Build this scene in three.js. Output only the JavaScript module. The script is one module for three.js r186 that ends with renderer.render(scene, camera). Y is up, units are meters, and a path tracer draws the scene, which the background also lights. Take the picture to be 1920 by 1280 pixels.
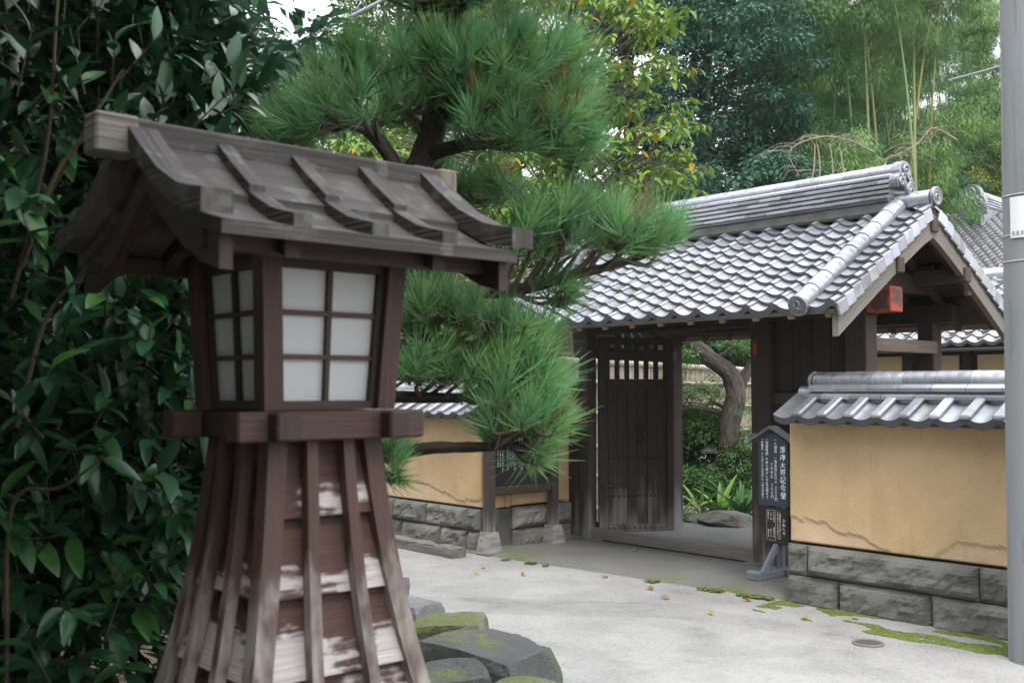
import * as THREE from 'three';
import { mergeGeometries } from 'three/addons/utils/BufferGeometryUtils.js';

// ---------------------------------------------------------------- camera, sky, sun, exposure
const scene = new THREE.Scene();
const camera = new THREE.PerspectiveCamera(2 * Math.atan(640 / 2000) * 180 / Math.PI, 1024 / 682, 0.1, 400);
const CAM = new THREE.Vector3(6.6, 1.55, 7.65), YAW = Math.atan2(0.751, 0.66), PITCH = Math.atan(87 / 2000);
camera.position.copy(CAM);
camera.rotation.set(PITCH, YAW, 0, 'YXZ');
camera.focus = 9.2;
camera.userData.fStop = 4.2;
const renderer = new THREE.WebGLRenderer({ antialias: true });
renderer.toneMapping = THREE.LinearToneMapping;
renderer.toneMappingExposure = 2.1;
renderer.shadowMap.enabled = true;
{ // overcast sky: brighter towards the zenith, faint cloud mottling
  const w = 256, h = 128, d = new Float32Array(w * h * 4);
  const n = (a, e) => Math.sin(a * 3 + 1.3 * Math.sin(e * 7 + a)) * Math.sin(e * 5 + 2 * Math.sin(a * 2)) * 0.5 + 0.3 * Math.sin(a * 7 + e * 11) * Math.sin(a * 5 - e * 9);
  for (let j = 0; j < h; j++) for (let i = 0; i < w; i++) {
    const el = ((j + 0.5) / h - 0.5) * Math.PI, az = (i + 0.5) / w * 2 * Math.PI, k = (j * w + i) * 4;
    const L = el > 0 ? 1.15 * (1 + 1.5 * Math.sin(el)) / 2.0 * (1 + 0.07 * n(az, el)) + 0.3 : 0.25;
    d[k] = L * 0.97; d[k + 1] = L; d[k + 2] = L * 1.06; d[k + 3] = 1;
  }
  const t = new THREE.DataTexture(d, w, h, THREE.RGBAFormat, THREE.FloatType);
  t.mapping = THREE.EquirectangularReflectionMapping; t.magFilter = THREE.LinearFilter; t.needsUpdate = true;
  scene.background = t; scene.environment = t;
}
const sun = new THREE.DirectionalLight(0xfff6ea, 1.1);
sun.position.set(14, 26, 9); sun.target.position.set(0, 0, 0); sun.castShadow = true; sun.shadow.radius = 32;
Object.assign(sun.shadow.camera, { left: -40, right: 40, top: 40, bottom: -40, near: 1, far: 90 });
scene.add(sun, sun.target);

// ---------------------------------------------------------------- helpers
const V = (x, y, z) => new THREE.Vector3(x, y, z);
function rng(seed) { let s = seed >>> 0; return () => { s = (s + 0x6d2b79f5) | 0; let t = Math.imul(s ^ (s >>> 15), 1 | s); t = (t + Math.imul(t ^ (t >>> 7), 61 | t)) ^ t; return ((t ^ (t >>> 14)) >>> 0) / 4294967296; }; }
const R = rng(7), rr = (a, b, r = R) => a + (b - a) * r();
const pick = (a, r = R) => a[Math.floor(r() * a.length)];
const hash = (x, y, z) => { let h = Math.imul(x, 374761393) + Math.imul(y, 668265263) + Math.imul(z, 974634777) | 0; h = Math.imul(h ^ (h >>> 13), 1274126177); return ((h ^ (h >>> 16)) >>> 0) / 4294967296; };
const sm = (t) => t * t * (3 - 2 * t), lerp = (a, b, t) => a + (b - a) * t, clamp = (x, a = 0, b = 1) => Math.min(b, Math.max(a, x)), step = (a, b, x) => sm(clamp((x - a) / (b - a)));
function vn(x, y, z = 0, px = 0, py = 0) {
  const xi = Math.floor(x), yi = Math.floor(y), zi = Math.floor(z), fx = sm(x - xi), fy = sm(y - yi), fz = sm(z - zi);
  const m = (a, p) => p ? ((a % p) + p) % p : a, x0 = m(xi, px), x1 = m(xi + 1, px), y0 = m(yi, py), y1 = m(yi + 1, py);
  const a = lerp(lerp(hash(x0, y0, zi), hash(x1, y0, zi), fx), lerp(hash(x0, y1, zi), hash(x1, y1, zi), fx), fy);
  if (!fz) return a;
  return lerp(a, lerp(lerp(hash(x0, y0, zi + 1), hash(x1, y0, zi + 1), fx), lerp(hash(x0, y1, zi + 1), hash(x1, y1, zi + 1), fx), fy), fz);
}
function fbm(x, y, z = 0, o = 4, px = 0, py = 0) { let s = 0, a = 0.5, t = 0; for (let i = 0; i < o; i++) { s += a * vn(x, y, z + i * 17, px, py); t += a; x *= 2; y *= 2; px *= 2; py *= 2; a *= 0.5; } return s / t; }
// a pixel of the 1920 x 1280 photograph at a depth (metres along the view axis), or on a plane
const fwd = V(0, 0, -1).applyEuler(camera.rotation), rgt = V(1, 0, 0).applyEuler(camera.rotation), upv = V(0, 1, 0).applyEuler(camera.rotation);
const rayOf = (px, py) => fwd.clone().addScaledVector(rgt, (px - 960) / 2000).addScaledVector(upv, (640 - py) / 2000);
const at = (px, py, d) => CAM.clone().addScaledVector(rayOf(px, py), d);
const onG = (px, py, y = 0) => { const r = rayOf(px, py); return CAM.clone().addScaledVector(r, (y - CAM.y) / r.y); };
const cam2 = (X, F, y = 0) => V(CAM.x + 0.66 * X - 0.751 * F, y, CAM.z - 0.751 * X - 0.66 * F); // X right, F forward on the ground
const taken = {};
const numbered = (n) => { const k = taken[n] = (taken[n] ?? -1) + 1; return k ? `${n}_${String(k).padStart(3, '0')}` : n; };
function tag(o, label, category, group, kind) { if (label) o.userData.label = label; if (category) o.userData.category = category; if (group) o.userData.group = group; if (kind) o.userData.kind = kind; return o; }
function thing(name, label, category, p = [0, 0, 0], turn = 0, group) { const o = new THREE.Group(); o.name = numbered(name); o.position.set(...p); o.rotation.y = turn; scene.add(o); return tag(o, label, category, group); }
function part(parent, name, geo, mat, p, rot) {
  const m = new THREE.Mesh(geo, mat); m.name = parent === scene ? numbered(name) : name; m.castShadow = m.receiveShadow = true;
  if (p) m.position.set(...p); if (rot) m.rotation.set(...rot); parent.add(m); return m;
}
function structure(name, geo, mat, p) { return tag(part(scene, name, geo, mat, p), null, null, null, 'structure'); }
function copies(parent, name, geo, mat, list, colors) { // list of Matrix4
  const m = new THREE.InstancedMesh(geo, mat, list.length); m.name = parent === scene ? numbered(name) : name; m.castShadow = m.receiveShadow = true;
  list.forEach((x, i) => { m.setMatrixAt(i, x); if (colors) m.setColorAt(i, colors[i]); }); m.userData.kind = 'stuff'; parent.add(m); return m;
}
const M4 = (p, q, s) => new THREE.Matrix4().compose(p, q, typeof s === 'number' ? V(s, s, s) : s);
// geometry from a soup of quads / triangles; uv in metres by the face's dominant axis, u along `long`
function soup(faces, long) {
  const pos = [], uv = [], a = V(), b = V(), n = V();
  const U = long ?? 'x';
  for (const f of faces) for (let k = 1; k < f.length - 1; k++) {
    const t = [f[0], f[k], f[k + 1]]; a.subVectors(t[1], t[0]); b.subVectors(t[2], t[0]); n.crossVectors(a, b);
    const ax = Math.abs(n.x), ay = Math.abs(n.y), az = Math.abs(n.z), drop = ax > ay && ax > az ? 'x' : ay > az ? 'y' : 'z';
    const rest = ['x', 'y', 'z'].filter((c) => c !== drop), u = rest.includes(U) ? U : rest[0], v = rest.find((c) => c !== u);
    for (const p of t) { pos.push(p.x, p.y, p.z); uv.push(p[u], p[v]); }
  }
  const g = new THREE.BufferGeometry(); g.setAttribute('position', new THREE.Float32BufferAttribute(pos, 3)); g.setAttribute('uv', new THREE.Float32BufferAttribute(uv, 2)); g.computeVertexNormals(); return g;
}
function shiftUV(g, du, dv) { const u = g.attributes.uv; for (let i = 0; i < u.count; i++) u.setXY(i, u.getX(i) + du, u.getY(i) + dv); return g; }
const boxCache = new Map();
function box(w, h, d, c = 0.006, sh) { // chamfered box, centred
  const key = [w, h, d, c, sh ?? 0].map((x) => x.toFixed(4)).join(); if (boxCache.has(key)) return boxCache.get(key);
  const x = w / 2, y = h / 2, z = d / 2; c = Math.min(c, x * 0.6, y * 0.6, z * 0.6);
  const P = (sx, sy, sz, k) => V(sx * (x - (k === 0 ? 0 : c)), sy * (y - (k === 1 ? 0 : c)), sz * (z - (k === 2 ? 0 : c)));
  const F = [], s = [-1, 1];
  for (const t of s) {
    const o = (q) => t > 0 ? q : q.reverse();
    F.push(o([P(t, -1, -1, 0), P(t, 1, -1, 0), P(t, 1, 1, 0), P(t, -1, 1, 0)]), o([P(-1, t, -1, 1), P(-1, t, 1, 1), P(1, t, 1, 1), P(1, t, -1, 1)]), o([P(-1, -1, t, 2), P(1, -1, t, 2), P(1, 1, t, 2), P(-1, 1, t, 2)]));
  }
  for (const a of s) for (const b of s) {
    const o = (q) => a * b > 0 ? q : q.reverse();
    F.push(o([P(a, b, -1, 0), P(a, b, -1, 1), P(a, b, 1, 1), P(a, b, 1, 0)]), o([P(-1, a, b, 1), P(-1, a, b, 2), P(1, a, b, 2), P(1, a, b, 1)]), o([P(a, -1, b, 2), P(a, -1, b, 0), P(a, 1, b, 0), P(a, 1, b, 2)]));
  }
  for (const a of s) for (const b of s) for (const e of s) { const q = [P(a, b, e, 0), P(a, b, e, 1), P(a, b, e, 2)]; F.push(a * b * e > 0 ? q : q.reverse()); }
  const long = w >= h && w >= d ? 'x' : h >= d ? 'y' : 'z';
  const g = shiftUV(soup(F, long), (sh ?? 0) * 0.37 + w, (sh ?? 0) * 0.61 + h * 3 + d); boxCache.set(key, g); return g;
}
function hexa(b, t, long) { // b, t: four corners each (counter-clockwise seen from above)
  return soup([[b[3], b[2], b[1], b[0]], t, [b[0], b[1], t[1], t[0]], [b[1], b[2], t[2], t[1]], [b[2], b[3], t[3], t[2]], [b[3], b[0], t[0], t[3]]], long);
}
function sweepSq(path, sx, sz, long = 'y') { // axis-aligned rectangular section along a path that runs down
  const ring = (p) => [V(p.x - sx / 2, p.y, p.z + sz / 2), V(p.x + sx / 2, p.y, p.z + sz / 2), V(p.x + sx / 2, p.y, p.z - sz / 2), V(p.x - sx / 2, p.y, p.z - sz / 2)], F = [];
  const rs = path.map(ring), n = rs.length - 1;
  F.push(rs[0], rs[n].slice().reverse());
  for (let i = 0; i < n; i++) for (let k = 0; k < 4; k++) { const l = (k + 1) % 4; F.push([rs[i + 1][k], rs[i + 1][l], rs[i][l], rs[i][k]]); }
  return soup(F, long);
}
function tube(pts, radii, rs = 7, seg) { // tapered tube along a smooth curve
  const cv = new THREE.CatmullRomCurve3(pts), n = seg ?? Math.max(4, pts.length * 4), fr = cv.computeFrenetFrames(n), pos = [], nor = [], uv = [], idx = [];
  const len = cv.getLength();
  for (let i = 0; i <= n; i++) {
    const t = i / n, p = cv.getPointAt(t), k = t * (radii.length - 1), j = Math.min(radii.length - 2, Math.floor(k)), r = lerp(radii[j], radii[j + 1], k - j);
    for (let a = 0; a <= rs; a++) { const an = a / rs * 2 * Math.PI, d = fr.normals[i].clone().multiplyScalar(Math.cos(an)).addScaledVector(fr.binormals[i], Math.sin(an)); pos.push(p.x + d.x * r, p.y + d.y * r, p.z + d.z * r); nor.push(d.x, d.y, d.z); uv.push(t * len, a / rs * 6.28 * radii[0]); }
  }
  for (let i = 0; i < n; i++) for (let a = 0; a < rs; a++) { const q = i * (rs + 1) + a, w = q + rs + 1; idx.push(q, q + 1, w, q + 1, w + 1, w); }
  const g = new THREE.BufferGeometry(); g.setAttribute('position', new THREE.Float32BufferAttribute(pos, 3)); g.setAttribute('normal', new THREE.Float32BufferAttribute(nor, 3)); g.setAttribute('uv', new THREE.Float32BufferAttribute(uv, 2)); g.setIndex(idx); return g;
}
function roughen(g, amp, freq, seed = 0) { // push vertices along their normals by noise
  const p = g.attributes.position, n = g.attributes.normal;
  for (let i = 0; i < p.count; i++) { const x = p.getX(i), y = p.getY(i), z = p.getZ(i), d = (fbm(x * freq + seed, y * freq, z * freq + seed) - 0.5) * 2 * amp; p.setXYZ(i, x + n.getX(i) * d, y + n.getY(i) * d, z + n.getZ(i) * d); }
  g.computeVertexNormals(); return g;
}

// ---------------------------------------------------------------- textures and materials
function tex(w, h, f, rep = [1, 1], srgb = true) {
  const d = new Uint8Array(w * h * 4), c = [0, 0, 0];
  for (let j = 0; j < h; j++) for (let i = 0; i < w; i++) { f(i / w, j / h, c); const k = (j * w + i) * 4; for (let q = 0; q < 3; q++) d[k + q] = 255 * clamp(srgb ? Math.pow(clamp(c[q]), 1 / 2.2) : c[q]); d[k + 3] = 255; }
  const t = new THREE.DataTexture(d, w, h); t.wrapS = t.wrapT = THREE.RepeatWrapping; t.magFilter = THREE.LinearFilter; t.minFilter = THREE.LinearMipmapLinearFilter; t.generateMipmaps = true;
  t.repeat.set(...rep); if (srgb) t.colorSpace = THREE.SRGBColorSpace; t.needsUpdate = true; return t;
}
const col = (r, g, b) => new THREE.Color().setRGB(r, g, b);
const std = (o) => new THREE.MeshStandardMaterial(o);
const grainH = (u, v) => { const w = fbm(u * 4, v * 8, 3, 3, 4, 8) * 0.5; return fbm(u * 3, (v + w * 0.06) * 48, 1, 4, 3, 0) * 0.6 + 0.4 * vn(u * 8, v * 110, 0, 8, 110); };
const woodMap = tex(512, 512, (u, v, c) => { const g = grainH(u, v), p = fbm(u * 3, v * 5, 9, 4, 3, 5); const k = 0.45 + 0.75 * g * (0.7 + 0.6 * p); c[0] = k; c[1] = k * (0.97 + 0.05 * p); c[2] = k * (0.94 + 0.1 * p); }, [0.9, 1.6]);
const woodBump = tex(512, 512, (u, v, c) => { c[0] = c[1] = c[2] = grainH(u, v); }, [0.9, 1.6], false);
const wood = (r, g, b, rough = 0.8, bump = 0.002) => std({ color: col(r, g, b), map: woodMap, bumpMap: woodBump, bumpScale: bump, roughness: rough });
const W = {
  dark: wood(0.038, 0.027, 0.02), dark2: wood(0.044, 0.032, 0.024), mid: wood(0.08, 0.058, 0.043), grey: wood(0.21, 0.19, 0.17), greyBrown: wood(0.17, 0.135, 0.11), pale: wood(0.36, 0.3, 0.22),
  paleEnd: wood(0.42, 0.31, 0.19), lantern: wood(0.052, 0.021, 0.014, 0.65), lantern2: wood(0.03, 0.0135, 0.0095, 0.65), roofA: wood(0.15, 0.14, 0.13, 0.85, 0.004), roofB: wood(0.2, 0.185, 0.165, 0.85, 0.004), roofC: wood(0.11, 0.1, 0.1, 0.85, 0.004),
  red: wood(0.5, 0.075, 0.035, 0.7), signGrey: wood(0.2, 0.22, 0.25, 0.75),
};
// gate timber: u is the height above the foot in metres / 2.4; the foot is bleached by splashing rain, in streaks along the grain
const bleachMap = tex(1024, 256, (u, v, c) => {
  const g = grainH(u * 2.4, v), y = u * 2.4, st = fbm(y * 1.6, v * 26, 5, 4, 0, 26), p = fbm(y * 3, v * 4, 2, 3, 0, 4);
  const b = step(0.32, 0.8, st * 0.4 + p * 0.6 + (0.24 - y) * 0.8) * 0.8, d = 0.65 + 0.55 * g;
  c[0] = lerp(0.042, 0.28, b) * d; c[1] = lerp(0.03, 0.265, b) * d; c[2] = lerp(0.023, 0.25, b) * d;
}, [1 / 2.4, 1 / 0.6]);
W.bleach = std({ map: bleachMap, bumpMap: woodBump, bumpScale: 0.003, roughness: 0.8 });
// lantern boards: brown stain worn through to silver wood along the lower edge (v = 0), in flakes that follow the grain
const peel = [1, 2, 3].map((s) => tex(512, 256, (u, v, c) => {
  const g = grainH(u * 0.7 + s * 0.31, v * 0.8 + s * 0.17), e = 0.5 + 1.7 * (fbm(u * 7, v * 3, s * 5, 5, 7, 0) * 0.75 + fbm(u * 5, v * 16, s * 7, 4, 5, 0) * 0.25 - 0.5);
  const b = step(0.42, 0.6, e + (0.4 - v) * 0.6 + [0, -0.36, -0.14, 0.06][s]) * (0.75 + 0.25 * fbm(u * 8, v * 30, s, 3, 8, 0)), d = lerp(0.55 + 0.75 * g, 0.72 + 0.42 * g, b);
  c[0] = lerp(0.07, 0.5, b) * d; c[1] = lerp(0.031, 0.475, b) * d; c[2] = lerp(0.022, 0.46, b) * d;
}));
W.peel = peel.map((t) => std({ map: t, bumpMap: woodBump, bumpScale: 0.003, roughness: 0.75 }));
const postMap = tex(1024, 128, (u, v, c) => { // lantern posts and battens: u = height / 1.5
  const y = u * 1.5, g = grainH(u * 2, v), e = fbm(y * 7, v * 3, 4, 5, 0, 3) * 0.75 + fbm(y * 3, v * 9, 8, 3, 0, 9) * 0.25, b = step(0.38, 0.68, e + (0.9 - y) * 0.7), d = 0.75 + 0.4 * g;
  c[0] = lerp(0.058, 0.29, b) * d; c[1] = lerp(0.027, 0.265, b) * d; c[2] = lerp(0.019, 0.235, b) * d;
}, [1 / 1.5, 4]);
W.post = std({ map: postMap, bumpMap: woodBump, bumpScale: 0.002, roughness: 0.75 });
const lichenMap = tex(512, 512, (u, v, c) => { // weathered lantern roof wood: grey bloom, pale lichen crusts, dark damp grain
  const g = grainH(u, v), w = fbm(u * 7, v * 7, 6, 5, 7, 7), l = step(0.6, 0.74, w) * (0.3 + 0.7 * vn(u * 60, v * 60, 3, 60, 60)), m = step(0.66, 0.74, fbm(u * 16, v * 16, 16, 4, 16, 16)), k = (0.45 + 0.8 * g) * (0.7 + 0.6 * fbm(u * 3, v * 12, 9, 4, 3, 12));
  c[0] = lerp(lerp(0.115 * k, 0.26, l * 0.6), 0.22, m * 0.6); c[1] = lerp(lerp(0.104 * k, 0.25, l * 0.6), 0.27, m * 0.6); c[2] = lerp(lerp(0.1 * k, 0.22, l * 0.6), 0.235, m * 0.6);
}, [1.3, 1.3]);
W.ridgeEnd = wood(0.19, 0.17, 0.14, 0.9, 0.008);
W.lichen = std({ map: lichenMap, color: col(0.46, 0.44, 0.44), bumpMap: woodBump, bumpScale: 0.004, roughness: 0.85 });
W.lichen2 = std({ map: lichenMap, color: col(0.46, 0.44, 0.44), bumpMap: woodBump, bumpScale: 0.004, roughness: 0.85 });
const mottle = (f, lo, hi, seed, o = 5) => tex(512, 512, (u, v, c) => { const k = lo + (hi - lo) * fbm(u * f, v * f, seed, o, f, f); c[0] = c[1] = c[2] = k; });
const tileMap = mottle(9, 0.45, 1.4, 31), tileRough = mottle(12, 0.25, 0.75, 77);
const tileMat = (k, b = 1) => std({ color: col(0.41 * k, 0.423 * k, 0.455 * k * b), map: tileMap, metalness: 0.72, roughness: 0.42, bumpMap: tileMap, bumpScale: 0.001 });
const T = [tileMat(1), tileMat(1.2), tileMat(0.74), tileMat(1.06, 1.05), tileMat(0.88, 0.92)], tileEdgeShade = std({ color: col(0.1, 0.103, 0.115), map: tileMap, roughness: 0.75 }), TE = T.map((m) => [m, tileEdgeShade]);  // dark matte edge colour paints the shade on the tile fronts
const stoneMap = tex(512, 512, (u, v, c) => { const a = fbm(u * 6, v * 6, 2, 5, 6, 6), s = vn(u * 90, v * 90, 4, 90, 90), m = step(0.62, 0.72, fbm(u * 9, v * 9, 50, 5, 9, 9)) * 0.5; const k = 0.4 + 0.95 * a + 0.3 * (s - 0.5); c[0] = k * lerp(1, 0.9, m); c[1] = k * lerp(0.985, 0.93, m); c[2] = k * lerp(0.95, 0.72, m); }, [1.4, 1.4]);
const stoneM = (r, g, b) => std({ color: col(r, g, b), map: stoneMap, bumpMap: stoneMap, bumpScale: 0.006, roughness: 0.92 });
const ST = { a: stoneM(0.155, 0.155, 0.147), b: stoneM(0.132, 0.134, 0.128), c: stoneM(0.185, 0.18, 0.17), mossy: stoneM(0.17, 0.19, 0.1), bank: stoneM(0.15, 0.155, 0.15), joint: std({ color: col(0.09, 0.09, 0.085), roughness: 1 }), conc: stoneM(0.27, 0.27, 0.26) };
const plasterMap = tex(1024, 1024, (u, v, c) => {
  const a = fbm(u * 5, v * 5, 3, 5, 5, 5), f = vn(u * 160, v * 160, 1, 160, 160), q = step(0.76, 0.84, fbm(u * 34, v * 34, 12, 4, 34, 34)), w = step(0.5, 0.72, fbm(u * 26, v * 2, 41, 4, 26, 2)) * step(0.4, 0.6, fbm(u * 4, v * 3, 8, 3, 4, 3)), k = 0.81 + 0.36 * a + 0.07 * (f - 0.5) - 0.1 * q - 0.07 * w; c[0] = 0.52 * k; c[1] = 0.37 * k * (0.98 + 0.03 * a); c[2] = 0.205 * k * (0.93 + 0.14 * a);
}, [0.55, 0.55]);
const plasterBump = tex(512, 512, (u, v, c) => { c[0] = c[1] = c[2] = 0.6 * fbm(u * 20, v * 20, 3, 4, 20, 20) + 0.4 * vn(u * 130, v * 130, 0, 130, 130); }, [1.2, 1.2], false);
const plaster = std({ map: plasterMap, bumpMap: plasterBump, bumpScale: 0.003, roughness: 0.95, vertexColors: true });
const roadMap = tex(1024, 1024, (u, v, c) => { const s = vn(u * 200, v * 200, 1, 200, 200), s2 = vn(u * 420, v * 420, 2, 420, 420), a = fbm(u * 6, v * 6, 3, 5, 6, 6), d = step(0.78, 0.86, vn(u * 150, v * 150, 8, 150, 150)); const k = 0.7 + 0.38 * a + 0.22 * (s - 0.5) + 0.16 * (s2 - 0.5) - 0.16 * d; c[0] = k; c[1] = k * 0.995; c[2] = k * 0.985; }, [0.5, 0.5]);
const roadM = std({ color: col(0.315, 0.314, 0.312), map: roadMap, bumpMap: roadMap, bumpScale: 0.004, roughness: 0.95, vertexColors: true });
const apronM = std({ color: col(0.155, 0.155, 0.145), map: roadMap, bumpMap: plasterBump, bumpScale: 0.002, roughness: 0.9, vertexColors: true });
const soilMap = tex(512, 512, (u, v, c) => { const a = fbm(u * 12, v * 12, 3, 5, 12, 12), s = vn(u * 60, v * 60, 5, 60, 60); c[0] = 0.11 * (0.5 + a) + 0.05 * s * s; c[1] = 0.085 * (0.5 + a) + 0.035 * s * s; c[2] = 0.055 * (0.5 + a) + 0.02 * s * s; }, [0.8, 0.8]);
const soilM = std({ map: soilMap, bumpMap: soilMap, bumpScale: 0.02, roughness: 1 });
const barkMap = tex(256, 512, (u, v, c) => { const a = fbm(v * 14, u * 7, 3, 5, 14, 7), k = 0.35 + 1.0 * Math.pow(a, 1.5) * 1.4, l = step(0.63, 0.7, fbm(u * 9, v * 14, 21, 4, 9, 14)); c[0] = lerp(k, 1.5, l * 0.5) * 0.6; c[1] = lerp(k * 0.92, 1.55, l * 0.5) * 0.6; c[2] = lerp(k * 0.85, 1.4, l * 0.5) * 0.6; }, [1.5, 3]);
const barkM = (r, g, b, bs = 0.012) => std({ color: col(r, g, b), map: barkMap, bumpMap: barkMap, bumpScale: bs, roughness: 0.95 });
const BK = { pine: barkM(0.09, 0.07, 0.06), twig: std({ color: col(0.09, 0.07, 0.055), roughness: 0.95 }), garden: barkM(0.15, 0.135, 0.12, 0.03), far: barkM(0.2, 0.17, 0.14, 0.01), shrub: barkM(0.13, 0.11, 0.06, 0.003), dead: std({ color: col(0.3, 0.25, 0.2), roughness: 1 }) };
const leafMat = (r, g, b, o = {}) => new THREE.MeshPhysicalMaterial({ color: col(r, g, b), roughness: 0.85, transmission: 0.3, thickness: 0, specularIntensity: 0.35, vertexColors: false, side: THREE.DoubleSide, ...o });
const black = std({ color: col(0.012, 0.012, 0.014), roughness: 0.7 });

// ---------------------------------------------------------------- ground
function sheet(x0, x1, z0, z1, nx, nz, hf, cf, keep) {
  const pos = [], uv = [], cl = [], idx = [];
  for (let j = 0; j <= nz; j++) for (let i = 0; i <= nx; i++) { const x = lerp(x0, x1, i / nx), z = lerp(z0, z1, j / nz); pos.push(x, hf(x, z), z); uv.push(x, z); if (cf) cl.push(...cf(x, z)); }
  for (let j = 0; j < nz; j++) for (let i = 0; i < nx; i++) { const a = j * (nx + 1) + i, b = a + nx + 1; if (!keep || keep(lerp(x0, x1, (i + 0.5) / nx), lerp(z0, z1, (j + 0.5) / nz))) idx.push(a, b, a + 1, a + 1, b, b + 1); }
  const g = new THREE.BufferGeometry(); g.setAttribute('position', new THREE.Float32BufferAttribute(pos, 3)); g.setAttribute('uv', new THREE.Float32BufferAttribute(uv, 2)); if (cf) g.setAttribute('color', new THREE.Float32BufferAttribute(cl, 3)); g.setIndex(idx); g.computeVertexNormals(); return g;
}
const hillH = (x, z) => { // terrain height: flat round the gate, a wooded bank rising behind
  const dx = x - CAM.x, dz = z - CAM.z, F = -0.751 * dx - 0.66 * dz, X = 0.66 * dx - 0.751 * dz, start = 23 + 9 * step(8, 13, X), k = Math.max(0, F - start);
  return Math.min(9, 0.34 * k) + 0.7 * (fbm(x * 0.2 + 50, z * 0.2 + 50) - 0.5) * step(0, 8, k);
};
structure('ground', sheet(-90, 40, -90, 40, 130, 130, (x, z) => -0.03 + hillH(x, z)), soilM);
const mossyEdge = (x, z) => fbm(x * 3 + 9, z * 3 + 4, 2);
// a filled trench runs along the lane: upper and lower edge as points on the ground, x to z
const trench = [[[480, 1095], [820, 1118], [1130, 1127], [1270, 1131], [1350, 1146], [1620, 1196]], [[480, 1128], [820, 1150], [1130, 1156], [1250, 1158], [1340, 1166], [1600, 1206]]].map((l) => l.map(([x, y]) => onG(x, y)).sort((p, q) => p.x - q.x));
const trenchZ = (l, x) => { for (let i = 0; i + 1 < l.length; i++) if (x >= l[i].x && x <= l[i + 1].x) return lerp(l[i].z, l[i + 1].z, (x - l[i].x) / (l[i + 1].x - l[i].x)); return null; };
const roadPatch = (x, z) => { // stains, worn patches and the older, greyer mix of the trench
  const a = fbm(x * 0.7 + 20, z * 1.1 + 20, 4, 4), b = step(0.6, 0.68, fbm(x * 2.3 + 60, z * 3.1 + 7, 9, 4)), d = step(0.64, 0.7, fbm(x * 6 + 11, z * 6 + 31, 14, 4)), t0 = trenchZ(trench[0], x), t1 = trenchZ(trench[1], x), j = 0.05 * (fbm(x * 9, z * 9, 3) - 0.5);
  const t = t0 !== null && t1 !== null && z > Math.min(t0, t1) + j && z < Math.max(t0, t1) + j ? 0.1 : 0, k = 0.86 + 0.28 * a - 0.12 * b - 0.1 * d - t; return [k, k, k * 0.99];
};
structure('road', sheet(-14, 16, 0.6, 14, 600, 268, () => 0, roadPatch), roadM);
{ // apron slab in front of the gate, front edge worn
  const x0 = -1.35, x1 = 2.12, edge = (x) => lerp(1.32, 1.0, (x + 1) / 3.1) + 0.05 * (fbm(x * 5 + 40, 2) - 0.5);
  const g = sheet(0, 1, 0, 1, 70, 50, () => 0, null), p = g.attributes.position, c = [];
  for (let i = 0; i < p.count; i++) { const x = lerp(x0, x1, p.getX(i)), t = p.getZ(i), z = lerp(-3.6, edge(x), t); p.setXYZ(i, x, t > 0.985 ? -0.02 : 0.035 - (t > 0.965 ? 0.012 : 0) + 0.003 * fbm(x * 6, z * 6), z); g.attributes.uv.setXY(i, x, z); const st = 0.82 + 0.32 * fbm(x * 2 + 3, z * 2 + 3, 1, 4), m = step(0.46, 0.62, mossyEdge(x, z)) * step(0.45, 0.05, edge(x) - z); c.push(st * lerp(1, 0.8, m), st * lerp(1, 0.95, m), st * lerp(1, 0.45, m)); }
  g.setAttribute('color', new THREE.Float32BufferAttribute(c, 3)); g.computeVertexNormals();
  structure('pavement', g, apronM);
}
// bank behind the stones, where lantern, pine and shrub stand
const bankLine = (x) => 3.5 + (x - 1.2) * 0.33; // road edge
const bankH = (x, z) => { const e = z - bankLine(x) - 0.12 + 0.1 * (fbm(x * 2 + 5, z * 2 + 5) - 0.5); return -0.02 + 0.2 * step(0, 0.35, e) + (e > 0 ? 0.03 * fbm(x * 7, z * 7) : 0); };
structure('bank', sheet(-8, 5.6, 2.0, 12, 120, 100, bankH, null, (x, z) => z - bankLine(x) > -0.15 && x < 5.55), soilM);

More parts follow.
